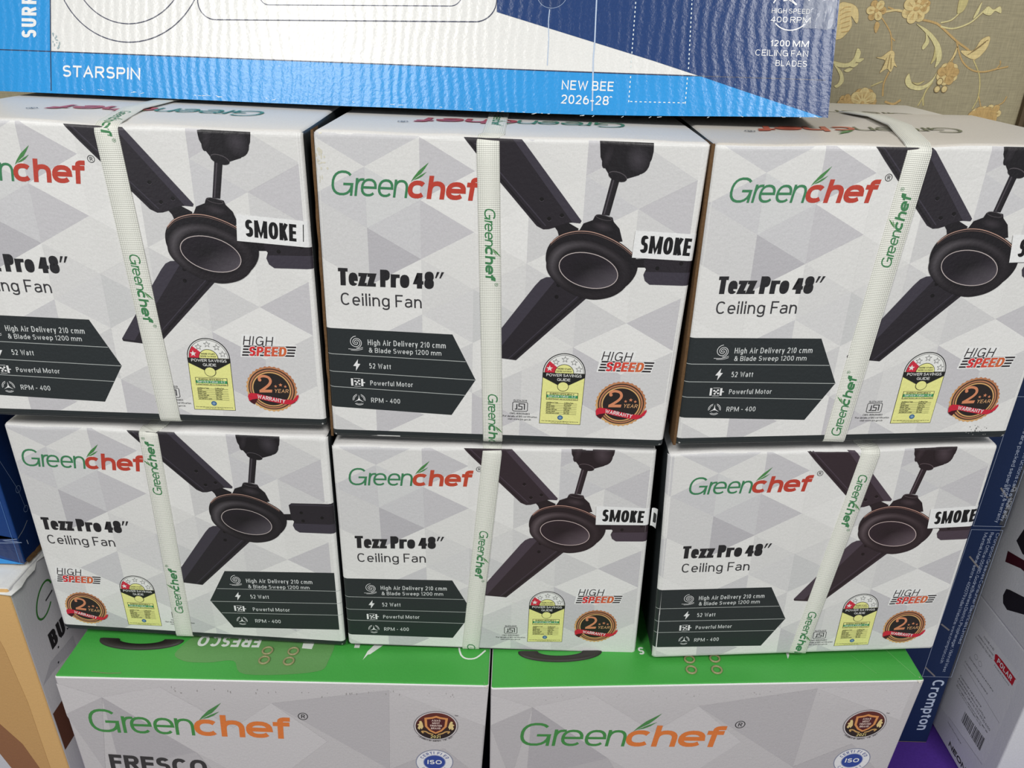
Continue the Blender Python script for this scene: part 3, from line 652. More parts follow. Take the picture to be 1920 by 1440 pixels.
def energy_label():
    ink = Ink(); Y = col(226, 222, 142); K = col(30, 30, 30); Wt = col(224, 224, 220)
    arc = [(177.6 + 15.9 * math.cos(math.radians(a)), 58.7 + 16 * math.sin(math.radians(a))) for a in range(0, 181, 9)]
    ink.poly([(192.8, 15.3), (193.5, 58.7)] + arc[1:-1] + [(161.8, 58.6), (161.2, 15.1)], K, 1)
    ink.poly([(192.5, 15.7), (193.1, 58.7), (162.2, 58.7), (161.6, 15.5)], Y, 2)
    ink.poly([(177.6 + 15.2 * math.cos(math.radians(a)), 58.7 + 15.3 * math.sin(math.radians(a))) for a in range(0, 181, 9)], Wt, 2)
    ink.line([(177.6 + 14.4 * math.cos(math.radians(a)), 58.7 + 14.5 * math.sin(math.radians(a))) for a in range(0, 181, 9)], .3, K, 3)
    ink.poly([(177.6, 58.7)] + [(177.6 + 14.2 * math.cos(math.radians(a)), 58.7 + 14.3 * math.sin(math.radians(a))) for a in range(140, 181, 5)], col(196, 44, 62), 4)
    ink.poly([(177.7 + 7.2 * math.cos(math.radians(a)), 58.7 + 7.2 * math.sin(math.radians(a))) for a in range(0, 181, 12)], K, 5)
    ink.poly([(177.7 + 6.8 * math.cos(math.radians(a)), 58.7 + 6.8 * math.sin(math.radians(a))) for a in range(0, 181, 12)], Y, 6)
    ink.star(166.7, 62.1, 2.5, Wt, 6)
    for n, (x, y) in enumerate(((171.1, 67.5), (177.7, 69.8), (184.5, 67.6), (188.4, 62.2))): ink.star(x, y, 2.5, K, 5, outline=.22)
    ink.text('MORE STARS', 172.6, 61.5, 182.7, 1.3, K, 7, wt=.2); ink.text('MORE SAVINGS', 171.8, 59.6, 183.4, 1.2, K, 7, wt=.2)
    ink.poly([(161.8, 58.7), (193.4, 58.8), (193.2, 55.4), (182.1, 49), (173.2, 48.8), (161.9, 54.7)], K, 6)
    ink.text('POWER SAVINGS', 164.6, 55.7, 190.8, 2.3, Wt, 7, wt=.15); ink.text('GUIDE', 172.8, 52.2, 182.6, 2.2, Wt, 7, wt=.15)
    ink.ell(177.5, 47.6, 4.3, 4.0, K, 7); ink.ell(177.5, 47.6, 3.9, 3.6, Y, 8)
    ink.rect(165.4, 36.0, 189.4, 42.6, K, 3); ink.rect(165.8, 36.3, 189.0, 42.3, Y, 4); ink.rect(165.8, 37.9, 189.0, 40.3, col(58, 142, 88), 5)
    ink.text('ENERGY EFFICIENCY', 168, 40.6, 186.5, 1.3, K, 6, wt=.18); ink.text('Service Value - 4.2', 166.8, 38.5, 187.6, 1.7, Wt, 6, wt=.15)
    ink.text('Label Period 1 Jan to 31 December', 166.3, 36.6, 188.6, .9, K, 6, wt=.16)
    rows = [('Appliance Type', 'Ceiling Fan'), ('Brand', 'Greenchef'), ('Model Name', 'Tezz Pro'), ('Blade Type', 'Induction'), ('Sweep Size mm', '1200 mm'), ('Power Input', '52 Watt'), ('Air Delivery cmm', '210 cmm')]
    for i, (a, b) in enumerate(rows):
        y = 33.4 - i * 1.5
        ink.text(a, 166, y, 166 + len(a) * .62, .95, K, 4, wt=.17); ink.text(b, 179.3, y, 179.3 + len(b) * .62, .95, K, 4, wt=.17)
        ink.line([(165.5, y - .3), (189, y - .25)], .22, K, 3)
    ink.ell(177, 21, 2.1, 2.0, col(58, 98, 140), 3, n=20); ink.ell(177, 21, 1.2, 1.1, col(120, 150, 180), 4, n=16)
    ink.text('For details see the star label programme', 163, 17.4, 191, .7, K, 4, wt=.16); ink.text('Actual values may vary', 170, 16.3, 184, .6, K, 4, wt=.16)
    return ink
def speed_mark():
    ink = Ink(); K = col(40, 34, 38)
    Wt = col(226, 225, 222)
    ink.poly([(201.5, 60.6), (241.8, 61.3), (244.2, 71.4), (228.5, 71.6), (229.5, 78.4), (204, 78.8)], Wt, 1)
    for i in range(4):
        y = 61.6 + i * 2.35; s = .26 * (y - 61.6)
        ink.poly([(202.6 + s, y), (241.4 + s, y + .6), (241.6 + s, y + 1.9), (202.9 + s, y + 1.3)], K, 2)
    ink.text('HIGH', 204.3, 70.4, 225.8, 7.2, K, 3, wt=.105, shear=.2, gap=.22)
    ink.text('SPEED', 207.0, 61.3, 235.8, 8.4, Wt, 3, wt=.36, wy=.3, shear=.2, gap=.02, y1=61.9)
    g = lambda t: col(206 - 8 * t, 46 + 66 * t, 52 + 6 * t)
    ink.text('SPEED', 207.5, 61.7, 235.3, 7.6, RED, 4, wt=.25, wy=.2, shear=.2, gap=.1, y1=62.3, colfn=g)
    return ink
def warranty_seal():
    ink = Ink(); cx, cy = 222.1, 34.8; Gd = col(206, 160, 104); Br = col(172, 116, 84); K = col(44, 34, 32)
    pts = []
    n = 68
    for i in range(n):
        a = 2 * math.pi * i / n; r = 1.0 if i % 2 else .955
        pts.append((cx + 19.4 * r * math.cos(a), cy + 19.2 * r * math.sin(a)))
    def g(p): t = max(0, min(1, ((p[0] - cx) * .7 + (p[1] - cy)) / 36 + .5)); return col(206 - 30 * t, 162 - 46 * t, 108 - 26 * t)
    for i in range(n): ink.poly([(cx, cy), pts[i], pts[(i + 1) % n]], [Gd, g(pts[i]), g(pts[(i + 1) % n])], 1)
    ink.ell(cx, cy, 17.4, 17.2, K, 2, n=48); ink.ell(cx, cy, 16.6, 16.4, Br, 3, n=48); ink.ell(cx, cy, 15.3, 15.1, K, 4, n=48); ink.ell(cx, cy, 14.7, 14.5, Gd, 5, n=48); ink.ell(cx, cy, 13.7, 13.5, col(38, 32, 31), 6, n=48)
    C = col(204, 132, 96)
    # the slender numeral
    ink.line(smooth([(213.6, 42.4), (213.9, 44.7), (217, 45.7), (220.6, 44.7), (221.9, 41.8), (220.4, 38.6), (216.5, 35.2), (213.2, 32.9)], False, 5), 2.0, C, 7)
    ink.poly([(212.6, 31.9), (222.2, 32.2), (222.6, 34.6), (213.3, 34.2)], C, 7); ink.ell(213.9, 42.4, 1.3, 1.3, C, 8, n=12)
    ink.text('YEAR', 224.0, 32.2, 234.6, 3.1, col(206, 158, 112), 7, wt=.14, shear=.18, gap=.16)
    for x, y, r in ((225.4, 37.5, 1.3), (229.2, 38.8, 1.6), (232.7, 37.6, 1.3)): ink.star(x, y, r, C, 7)
    R = col(192, 36, 56); D = col(66, 18, 26)
    ink.poly([(204.2, 24.6), (206.8, 26), (211.1, 26.5), (208, 21.5), (205.6, 23)], D, 7); ink.poly([(238, 26.3), (241.8, 29.6), (239, 24.2), (235.8, 22.6)], D, 7)
    ink.poly([(203.6, 28.4), (204.5, 30.3), (206.3, 31.3), (210.8, 30.9), (221.1, 28.5), (230.2, 26.8), (237.8, 26.4), (241.8, 31.4), (242.2, 29.5), (240.6, 26), (235.9, 22.6), (229.3, 22.9), (219.6, 24.7), (211.1, 26.7), (206.8, 25.8), (204.2, 24.4)], R, 8)
    ink.text('WARRANTY', 210.6, 27.0, 231.6, 3.2, col(236, 232, 226), 9, wt=.16, gap=.12, y1=23.3)
    return ink
def certification_mark():
    ink = Ink(); K = col(52, 52, 54)
    ink.text('IS:374:2019', 141, 33.3, 151.1, 1.5, K, 1, wt=.17)
    p = [(140.4, 25), (140.4, 32.6), (151.7, 32.6), (151.9, 25)]
    ink.line([(141.2, 24.9), (140.4, 25.7), (140.4, 31.9), (141.2, 32.7), (151, 32.7), (151.7, 31.9), (151.8, 25.7), (151, 24.9)], .5, K, 1, True)
    ink.line([(142.2, 26.7), (143.6, 26.7), (143.6, 31)], .8, K, 2); ink.line([(149.8, 31.3), (145.2, 31.3), (145.2, 29.2), (147.6, 29.0), (147.6, 26.6), (144.4, 26.6)], .7, K, 2); ink.line([(149.4, 31), (149.4, 26.4)], .8, K, 2)
    ink.text('CM/L-8100204803', 138.4, 22.1, 153.6, 1.5, K, 1, wt=.17); ink.text('*For details of BIS certification', 132.6, 19.6, 159.4, 1.5, K, 1, wt=.16); ink.text('visit www.bis.gov.in', 137.1, 17.2, 154.8, 1.5, K, 1, wt=.16)
    return ink

def fan_carton(key, first):
    (x, y, yaw, lean, roll, dz), quad, depth = BOXES[key]
    row = int(key[1]); z0 = ROWZ[row] + dz
    lab = LABELS[key][0]
    rt = root('ceiling_fan_carton', (x, y, z0), lab, 'box', 'strapped ceiling fan cartons')
    cy_, sy_ = math.cos(yaw), math.sin(yaw)
    def plane(u, v, out=0.0, w=0.0):
        """face millimetres -> root space; out = lift off the front, w = depth behind it"""
        a, b = (u - 130) / 1000, v / 1000
        a, b = a * math.cos(roll) - b * math.sin(roll), a * math.sin(roll) + b * math.cos(roll)
        yb = b * math.sin(lean); zb = b * math.cos(lean)
        yy = yb - out / 1000
        p = Vector((a * cy_ - yy * sy_, a * sy_ + yy * cy_, zb))
        if w: p += Vector((0, w / 1000, 0))
        return p
    TL, TR, BR, BL = quad
    SX, SZ = 260.0, 222.0; r = 4.0
    def quad_uv(s, t):
        b = Vector(BL) * (1 - s) + Vector(BR) * s; a = Vector(TL) * (1 - s) + Vector(TR) * s
        return b * (1 - t) + a * t
    base_min = min(plane(q[0], q[1]).z for q in (BL, BR)); top_max = max(plane(q[0], q[1]).z for q in (TL, TR))
    random.seed(hash(key) % 1000 if False else ord(key[0]) * 7 + row)
    ph = [random.uniform(0, 6.28) for _ in range(4)]
    st_top = STRAPS[key][0][0] / 260
    def fmap(u, w, v):
        s, t = u / SX, v / SZ
        p = quad_uv(s, t)
        e = plane(p.x, p.y, 0, w)
        k = w / depth                                    # towards the back the carton squares up on its support
        zf = base_min + (top_max - base_min) * t
        e.z = e.z * (1 - k) + zf * k
        near_top = max(0, 1 - (SZ - v) / r)
        if near_top and w < 14:                          # the strap pulls the top edge in, cartons are a little crushed
            e.z -= near_top * .0022 * math.exp(-((s - st_top) / .05) ** 2) * max(0, 1 - w / 14)
            e.z += near_top * .0006 * math.sin(u * .07 + ph[0]) * max(0, 1 - w / 14)
            e.y += near_top * .0004 * math.sin(u * .11 + ph[1])
        return e
    PW, PK, PS = col(212, 211, 209), CHAR, col(44, 48, 50)
    TOPC = col(212, 210, 208) if key != 'R1' else col(204, 198, 190)  # R1: warm light reflected off the wall is put into the lid colour
    def colour(n, u, w, v):
        if v < 1.2: return PK
        if abs(n.x) > .75: return PS
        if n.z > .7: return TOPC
        return PW
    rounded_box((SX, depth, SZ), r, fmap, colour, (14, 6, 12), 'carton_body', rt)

    # front print: everything is cut to the carton's own edges and bends with its rounded rims
    def edge(a, b):
        d = (Vector(b) - Vector(a)).normalized(); return Vector((-d.y, d.x))   # inward for a counter-clockwise walk
    walk = [(BL, BR), (BR, TR), (TR, TL), (TL, BL)]
    cuts = []
    for a, b in walk:
        n = edge(a, b)
        for ins, clear in ((1.5 if a is TR else .25, True), (2.2 if a is TR else .9, False), (3 if a is TR else 1.8, False), (r, False)):
            p = Vector(a) + n * ins; cuts.append(((p.x, p.y), (-n.x, -n.y), clear))
    def fprint(u, v, z):
        out = z
        for a, b in walk:
            n = edge(a, b); dist = (Vector((u, v)) - Vector(a)).dot(n)
            if dist < r:
                e = min(r - dist, r * .999); out -= r - math.sqrt(r * r - e * e)
        q = plane(u, v, out)
        vt = (TL[1] + (TR[1] - TL[1]) * (u - TL[0]) / (TR[0] - TL[0]))
        near_top = max(0, 1 - (vt - v) / r)
        if near_top:
            s = (u - BL[0]) / 258
            q.z -= near_top * .0022 * math.exp(-((s - st_top) / .05) ** 2); q.z += near_top * .0006 * math.sin(u * .07 + ph[0]); q.y += near_top * .0004 * math.sin(u * .11 + ph[1])
        return q
    var = key == 'L2'
    tint = {'C2': .9, 'R2': 1.0}.get(key, .15)
    bg = Ink(); facets(bg, SPECIAL)
    bw = 7.0 if key != 'R2' else .6
    if key == 'C2': bw = 3.0
    # white rim along the right and top folds, dark strip along the bottom fold
    bg.poly([(BL[0], BL[1]), (BR[0], BR[1]), (BR[0] + .1, BR[1] + bw), (BL[0], BL[1] + bw)], CHAR, 1)
    if key not in ('R2', 'C2'): bg.line([(BL[0], BL[1] + 3.4), (BR[0], BR[1] + 3.2)], .25, col(84, 88, 88), 2)
    bg.poly([(BR[0] - 4.2, BR[1] + bw), (BR[0], BR[1] + bw), (TR[0], TR[1]), (TR[0] - 4.2, TR[1])], col(222, 221, 219), 1)
    if key == 'R1':
        random.seed(3)
        for _ in range(26): bg.ell(231 + random.gauss(0, 4), 9 + random.gauss(0, 2.2), random.uniform(.2, .7), random.uniform(.15, .5), col(110, 110, 108), 2, n=7)
    if key == 'C1':
        random.seed(5)
        for _ in range(22): bg.ell(6 + random.gauss(0, 2.5), 208 + random.gauss(0, 7), random.uniform(.3, 1.2), random.uniform(.4, 1.8), col(204, 200, 184), 2, n=9)
    if key == 'R2':
        bg.poly([(BR[0] - 6, BR[1]), (BR[0], BR[1]), (BR[0], BR[1] + 4)], col(216, 215, 212), 3)
    ink_object('facet_pattern', bg, rt, fprint, cuts=cuts, base=.10)
    if key == 'R1' or key == 'C2' or key == 'R2' or key == 'L1':
        pass
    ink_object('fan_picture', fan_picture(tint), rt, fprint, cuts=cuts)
    lg = Ink(); logo(lg, 12.2, 183.4, 100, 16.6, 2, red=col(180, 62, 48) if key[0] != 'C' or row == 1 else col(184, 70, 48))
    ink_object('brand_logo', lg, rt, fprint, cuts=cuts)
    nm = Ink(); K = col(34, 33, 36)
    nm.text('Tezz Pro 48', 13.4, 119.8, 81.2, 12.8, K, 2, wt=.29, wy=.2, gap=.045, space=.2, shear=.03, xh=.76)
    nm.poly([(82.2, 128), (83.2, 128), (85.4, 132.6), (83.6, 132.6)], K, 2); nm.poly([(85.2, 128), (86.2, 128), (88.6, 132.6), (86.8, 132.6)], K, 2)
    nm.text('Ceiling Fan', 14.4, 105.0, 72.4, 9.4, col(52, 51, 54), 2, wt=.115, gap=.15, space=.3)
    ink_object('product_name', nm, rt, fprint, cuts=cuts)
    pn, ic = feature_panel(var)
    po = ink_object('feature_panel', pn, rt, fprint, cuts=cuts)
    for k in ic: ink_object('feature_icon', k, po, fprint, cuts=cuts)
    def mover(du, dv, sc=1.0, c0=(0, 0), ang=0.0):
        ca, sa = math.cos(ang), math.sin(ang)
        def f(u, v):
            a, b = (u - c0[0]) * sc, (v - c0[1]) * sc
            return (c0[0] + du + a * ca - b * sa, c0[1] + dv + a * sa + b * ca)
        return f
    el, sm, ws, cm = energy_label(), speed_mark(), warranty_seal(), certification_mark()
    if var:
        el = el.move(mover(-95.6, .3, .97, (177, 37))); sm = sm.move(mover(-191.0, .6, .98, (222, 69), -.03)); ws = ws.move(mover(-191.3, -1.5, .97, (222.1, 34.8), -.12)); cm = cm.move(mover(-32, 1.5))
    ink_object('energy_label', el, rt, fprint, cuts=cuts)
    ink_object('high_speed_mark', sm, rt, fprint, cuts=cuts)
    ink_object('warranty_seal', ws, rt, fprint, cuts=cuts)
    ink_object('certification_mark', cm, rt, fprint, cuts=cuts)
    # print on the lid, to be read from the far side
    tp = Ink(); ub, wb = {'L1': (47, 79), 'C1': (59.9, 69.5), 'R1': (56, 75)}.get(key, (56, 75))
    tops = Ink(); logo(tops, 0, 0, 152, 24, 1, red=col(170, 70, 72) if key != 'R1' else col(186, 100, 82), green=col(70, 128, 106) if key != 'R1' else col(112, 116, 96))
    topz = lambda u: TL[1] + (TR[1] - TL[1]) * (u - TL[0]) / (TR[0] - TL[0])
    U0 = {'L1': 217, 'C1': 213, 'R1': 197}.get(key, 205)
    W0 = {'L1': 74, 'C1': 76, 'R1': 74}.get(key, 74)
    def flid(u, v, z):
        uu, ww = U0 - u, W0 - v
        e = fmap(max(0, min(SX, uu)), max(0, min(depth, ww)), SZ); e.z += z / 1000; return e
    if row == 1:
        tc = [((U0 - 25 * i, 0), (1, 0), False) for i in range(-2, 10)]
        ink_object('lid_logo', tops, rt, flid, cuts=[((k * 12.0, 0), (1, 0), False) for k in range(0, 14)], base=.5)
    # colour sticker
    if key in SMOKE:
        s = Ink(); a, b, c2, d = [Vector(q) for q in SMOKE[key]]
        s.poly([tuple(d), tuple(c2), tuple(b), tuple(a)], col(236, 237, 238), 0)
        du = (b - a) / 44.0; dv = (d - a); ang = math.atan2(du.y, du.x)
        o = d + (a - d) * .2 + du * (4.6 if key != 'L1' else 5.0)
        hgt = (a - d).length * .64; ln = 34.5
        if key == 'L1': ln = 35
        t = Ink(); t.text('SMOKE', 0, 0, ln, hgt, col(20, 20, 22), 1, wt=.215, wy=.18, gap=.075)
        if key == 'L1':
            t.text('|', 39.5, 0.4, 42, hgt, col(20, 20, 22), 1, wt=.05)
            t.line([(50.9, 1), (49.6, 2.4), (49.6, 3.6)], 1.2, col(40, 40, 44), 1); t.line([(50.5, 5.8), (49.2, 7), (49.4, 9.6), (50.6, 10.4)], 1.2, col(60, 60, 64), 1)
        ca, sa = math.cos(ang), math.sin(ang)
        s.f += t.move(lambda u, v: (o.x + u * ca - v * sa, o.y + u * sa + v * ca)).f
        sk = ink_object('colour_sticker', s, rt, lambda u, v, z: fprint(u, v, z + .62), cuts=cuts)
        if key == 'C2':                                    # its end has come loose and curls off the edge
            e = Ink(); n = 8
            tb = [(0, 0)]
            bmx = Ink()
            bmx.poly([(0, 147.6), (6, 147.0), (6, 166.2), (0, 165.0)], col(228, 229, 230), 0)
            bmx.text('B', 2.6, 151.5, 5.6, 9.5, col(24, 24, 26), 1, wt=.22)
            def curl(u, v, z):
                t = u / 6.0; p = plane(259.6 + u * .62, v + 1.2 * t, .9 + 5.0 * t * t + z); return p
            ink_object('sticker_end', bmx, sk, curl, cuts=[((k, 0), (1, 0), False) for k in range(1, 6)])
    # strap round the carton
    (ut, ub_), top, direction, starts = STRAPS[key]
    path = []                                              # (position, normal, s)
    zt = quad_uv(ut / 260, 1).y; zb = quad_uv(ub_ / 260, 0).y
    def add(p, n): path.append((p, n))
    for (u, w, lift) in reversed(top):
        e = fmap(u, w, SZ); e.z += (lift + .55) / 1000
        add(e, Vector((0, 0, 1)))
    topn = len(path)
    off = .75
    for a in (75, 50, 25):
        ra = math.radians(a)
        cy2, cz2 = r - (r + off) * math.cos(ra), zt - 1.8 - r + (r + off) * math.sin(ra)
        add(plane(ut, cz2, 0, 0) + Vector((0, cy2 / 1000, 0)), Vector((0, -math.cos(ra), math.sin(ra))))
    nf = 16
    for i in range(nf + 1):
        t = i / nf; v = (zt - 6) * (1 - t) + (zb + r + 1) * t
        add(plane(ut + (ub_ - ut) * t, v, off), Vector((0, -1, 0)))
    for a in (25, 55, 85):
        ra = math.radians(a); add(plane(ub_, zb + r - (r + off * .5) * math.sin(ra), 0) + Vector((0, (r - (r + off) * math.cos(ra)) / 1000, 0)), Vector((0, -math.cos(ra), -math.sin(ra))))
    # resample to a smooth chain
    pts = [p for p, n in path]; nrm = [n for p, n in path]
    S = [0.0]
    for i in range(1, len(pts)): S.append(S[-1] + (pts[i] - pts[i - 1]).length * 1000)
    s_top = S[topn + 2]                                    # where the front begins
    tang = []
    for i in range(len(pts)):
        tang.append((pts[min(i + 1, len(pts) - 1)] - pts[max(i - 1, 0)]).normalized())
    side = [nrm[i].cross(tang[i]).normalized() for i in range(len(pts))]
    side = [sd if sd.x > 0 else -sd for sd in side]
    hw = {'L1': 8.0, 'C1': 7.6, 'R1': 8.4}.get(key, 7.7)
    def at(s):
        s = max(0, min(S[-1] - 1e-6, s)); i = 0
        while i < len(S) - 2 and S[i + 1] < s: i += 1
        f = (s - S[i]) / max(1e-9, S[i + 1] - S[i])
        return pts[i].lerp(pts[i + 1], f), nrm[i].lerp(nrm[i + 1], f).normalized(), side[i].lerp(side[i + 1], f).normalized()
    bm = bmesh.new(); uvl = bm.loops.layers.uv.new('strap'); rows_ = []
    for i in range(len(pts)):
        b = side[i] * hw / 1000; tk = nrm[i] * .0004
        rows_.append([bm.verts.new(pts[i] + q) for q in (-b - tk, -b * .97 + tk * .0, -b * .94 + tk, b * .94 + tk, b * .97, b - tk)])
    for i in range(len(pts) - 1):
        for k in range(5):
            f = bm.faces.new([rows_[i][k], rows_[i + 1][k], rows_[i + 1][k + 1], rows_[i][k + 1]])
            f.smooth = True
            tt = (-hw, -hw, -hw * .94, hw * .94, hw, hw)
            for lp, (ss, kk) in zip(f.loops, ((i, k), (i + 1, k), (i + 1, k + 1), (i, k + 1))): lp[uvl].uv = (S[ss], tt[kk])
        bm.faces.new([rows_[i][0], rows_[i][5], rows_[i + 1][5], rows_[i + 1][0]])
    bmesh.ops.recalc_face_normals(bm, faces=list(bm.faces))
    me = bpy.data.meshes.new('strap'); bm.to_mesh(me); bm.free()
    so = link('strap', me, rt, STRAP)
    GC = col(62, 122, 78)
    def fstrap(s, t, z):
        p, n, b = at(s); return p + b * t / 1000 + n * (.0004 + z / 1000)
    for sst in starts:
        one = Ink(); logo(one, 0, -3.3, 51, 7.6, 1, green=GC, red=GC, reg=GC, thin=.12, bold=.2)
        if direction == 'down': fn = lambda a, b: (s_top + sst + a, b)
        else: fn = lambda a, b: (s_top + sst + 54 - a, -b)
        keep = one.move(fn)
        keep.f = [q for q in keep.f if all(1 < p[0] < S[-1] - 1 for p in q[0])]
        if keep.f: ink_object('strap_lettering', keep, so, fstrap, base=.04, step=.05)
    # raw corrugated flap edge along the left fold
    if key in ('C1', 'R1'):
        bm = bmesh.new(); n = 24; rows2 = []
        for i in range(n + 1):
            t = i / n; p = quad_uv(0, t); wv = .5 * math.sin(t * 40) + .4 * math.sin(t * 97)
            a = plane(p.x - 1.5 + wv * .3, p.y, 0, 1.6 + wv * .3); b = plane(p.x + .5, p.y, 0, 1.4); c3 = plane(p.x - 1.4, p.y, 0, 22)
            rows2.append([bm.verts.new(q) for q in (b, a, c3)])
        for i in range(n):
            for k in range(2): bm.faces.new([rows2[i][k], rows2[i][k + 1], rows2[i + 1][k + 1], rows2[i + 1][k]])
        me = bpy.data.meshes.new('flap_edge'); bm.to_mesh(me); bm.free()
        fo = link('flap_edge', me, rt, KRAFT); fo['label'] = 'raw brown corrugated edge of the side flap'
    return rt
for i, k in enumerate(('L2', 'C2', 'R2', 'L1', 'C1', 'R1')): fan_carton(k, i == 0)

# ------------------------------------------------------------------ the carton behind the right one
yb_ = -.075
back = root('appliance_carton', (-.022, .708, EYE - .5248), 'long white carton by the wallpaper, only its lid showing behind the upper row', 'box')
BS = (812.0, 128.0, 450.0)
def fb(u, w, v):
    a = (u - 406) / 1000
    return Vector((a * math.cos(yb_) - w / 1000 * math.sin(yb_) * .3, a * math.sin(yb_) + w / 1000 * math.cos(yb_), v / 1000))
rounded_box(BS, 3.0, fb, lambda n, u, w, v: col(210, 206, 200), (16, 4, 6), 'carton_body', back)
tl = Ink(); logo(tl, 0, 0, 150, 24, 1, red=col(180, 96, 72), green=col(112, 112, 92))
ink_object('lid_logo', tl, back, lambda u, v, z: fb(782 - u + v * .1, 46 - v + u * .16, BS[2]) + Vector((0, 0, z / 1000)), base=.3)

# ------------------------------------------------------------------ long blue fan carton on top
SO = Vector((-.38406, .63712, EYE - .0620)); yw = -.11; SK = .867      # the print is laid out in its own units of 0.867 mm
e1 = Vector((math.cos(yw), math.sin(yw), 0)); e2 = Vector((.0389, .35228, .93509)).normalized(); e2 = (e2 - e1 * e2.dot(e1)).normalized()
e3 = Vector((-math.sin(yw), math.cos(yw), 0)); en = e1.cross(e2)
blade = root('fan_blade_carton', SO + e1 * .29 + e3 * .06, 'long blue and white corrugated carton of fan blades lying across the upper row', 'box')
BO = SO - blade.location
def fS(u, w, v): return BO + e1 * u * SK / 1000 + e3 * w / 1000 + e2 * v * SK / 1000
LB, HBX = -36.0, 190.0
BLUE = col(42, 140, 206); NAVY = col(27, 56, 106); BWHITE = col(214, 213, 210); LINEC = col(52, 56, 80)
def bsag(u): return -3.0 * math.exp(-((u - 500) / 160) ** 2) - 1.2 * math.exp(-((u - 220) / 160) ** 2)
def fSb(u, w, v):
    p = fS(u + LB, w, v); p += e2 * (bsag(u + LB) * max(0, 1 - v / 40) / 1000) * (1 - w / 150.0)
    p.z -= .0118 * w / 150.0; return p
def bcol(n, u, w, v):
    if n.y < -.7: return BWHITE
    if abs(n.x) > .7: return NAVY
    if n.z < -.5: return col(70, 66, 60)
    return BLUE
# local axes line up with the long side so the corrugation follows it
rounded_box((736.0, 150.0, HBX), 2.5, fSb, bcol, (30, 4, 10), 'carton_body', blade, GLOSS)
pr = Ink()
vl = lambda u: 32.4 - (u + 30) * (3.4 / 725)                # rule between band and picture
W0 = -35.7
pr.poly([(W0, -4), (300, -4), (695.8, .1), (594.4, vl(594)), (400, vl(400)), (100, vl(100)), (W0, vl(W0))], BLUE, 1)
pr.poly([(W0, vl(W0)), (19.4, vl(19)), (18.4, 100), (17, 189.6), (W0, 189.6)], BLUE, 1)
pr.poly([(594.4, vl(594)), (422, 75.8), (421.9, 84), (420, 92), (414, 99), (405, 102), (405, 189.6), (699.6, 189.6), (699.8, -.2), (695.8, .1)], NAVY, 1)
pr.line([(W0, vl(W0)), (588, vl(588))], .9, LINEC, 2); pr.line([(588, vl(588)), (695, vl(695))], .5, col(86, 84, 92), 2)
pr.line([(20.2, -2), (19.4, 32), (18.4, 100), (17, 189)], .9, LINEC, 2)
def circ(cx, cy, r, w, a0=0, a1=360, c=LINEC): pr.ring(cx, cy, r, r, w, c, 3, 0, 80, a0, a1)
circ(92.3, 112.0, 69.8, .75); circ(92.3, 112.0, 54.0, .7)
rr = lambda x0, y0, x1, y1, r: ell_pts(x0 + r, y0 + r, r, r, 0, 10, 180, 270) + ell_pts(x1 - r, y0 + r, r, r, 0, 10, 270, 360) + ell_pts(x1 - r, y1 - r, r, r, 0, 10, 0, 90) + ell_pts(x0 + r, y1 - r, r, r, 0, 10, 90, 180)
tilt = lambda pts: [(u, v + (u - 157) * .017) for u, v in pts]
pr.poly(tilt(rr(157.2, 63.2, 421.5, 160, 17)), BWHITE, 2); pr.line(tilt(rr(157.2, 63.2, 421.5, 160, 17)), .8, LINEC, 3, True); pr.line(tilt(rr(213.5, 75.8, 391.5, 150, 9)), .75, LINEC, 3, True)
pr.ell(467.8, 91.5, 12.6, 11.7, col(26, 52, 98), 2); pr.ring(467.8, 91.5, 12.6, 11.7, .35, col(150, 165, 190), 3)
DW = col(214, 222, 232)
v = 90.0
while v > 34: pr.rect(537.0, v, 537.8, v - 1.6, DW, 3); pr.rect(582.6 - (90 - v) * -.03, v, 583.4 + (90 - v) * .03, v - 1.6, DW, 3); v -= 3.6
v = 28.0
while v > 9: pr.rect(537.4, v, 538.2, v - 1.6, DW, 3); pr.rect(584, v, 584.8, v - 1.6, DW, 3); v -= 3.6
u = 539.0
while u < 584: pr.rect(u, 8.6, u + 1.8, 9.3, DW, 3); u += 3.9
# creases worn through to the paper
for cu, pts, cw in ((467, [(466.6, 79), (466.2, 70), (467.4, 55), (467.7, 34)], .7), (506, [(505, 92), (505.4, 75), (506, 54), (505.8, 40), (507, 20), (508, 1)], 1.1)):
    pr.line(pts, cw, col(176, 190, 210), 3)
random.seed(11)
for _ in range(46):
    u = random.uniform(40, 690); pr.line([(u, random.uniform(-1, 1) + bsag(u) + .6), (u + random.uniform(1, 4), bsag(u) + .7)], .35, col(214, 220, 226), 3)
for _ in range(18):
    u, v = random.uniform(20, 690), random.uniform(4, 26); pr.line([(u, v), (u + random.uniform(-.8, .8), v + random.uniform(.4, 1.4))], .25, col(190, 212, 232), 3)
for _ in range(12): pr.ell(24 + random.gauss(0, 3.2), 42 + random.gauss(0, 3.2), random.uniform(.3, .9), random.uniform(.5, 1.6), col(150, 168, 172), 3, n=8)
def fSp(u, v, z):
    p = fS(u, 0, v) + en * z / 1000
    p += e2 * (bsag(u) * max(0, 1 - v / 40) / 1000); return p
ucuts = [((LB + 729.0 * i / 36, 0), (1, 0), False) for i in range(1, 36)] + [((0, 40), (0, 1), False)]
ink_object('front_print', pr, blade, fSp, GLOSS, cuts=ucuts)
SW = col(226, 230, 234)
ttl = Ink(); ttl.text('STARSPIN', 31.2, 10.7, 105.2, 10.0, SW, 4, wt=.16, gap=.17)
ink_object('product_name', ttl, blade, fSp, GLOSS)
sr = Ink(); sr.text('SURROUND', 5.6, 43.4, 78, 14.2, SW, 4, wt=.2, gap=.17, rot=math.pi / 2)
ink_object('side_name', sr, blade, fSp, GLOSS)
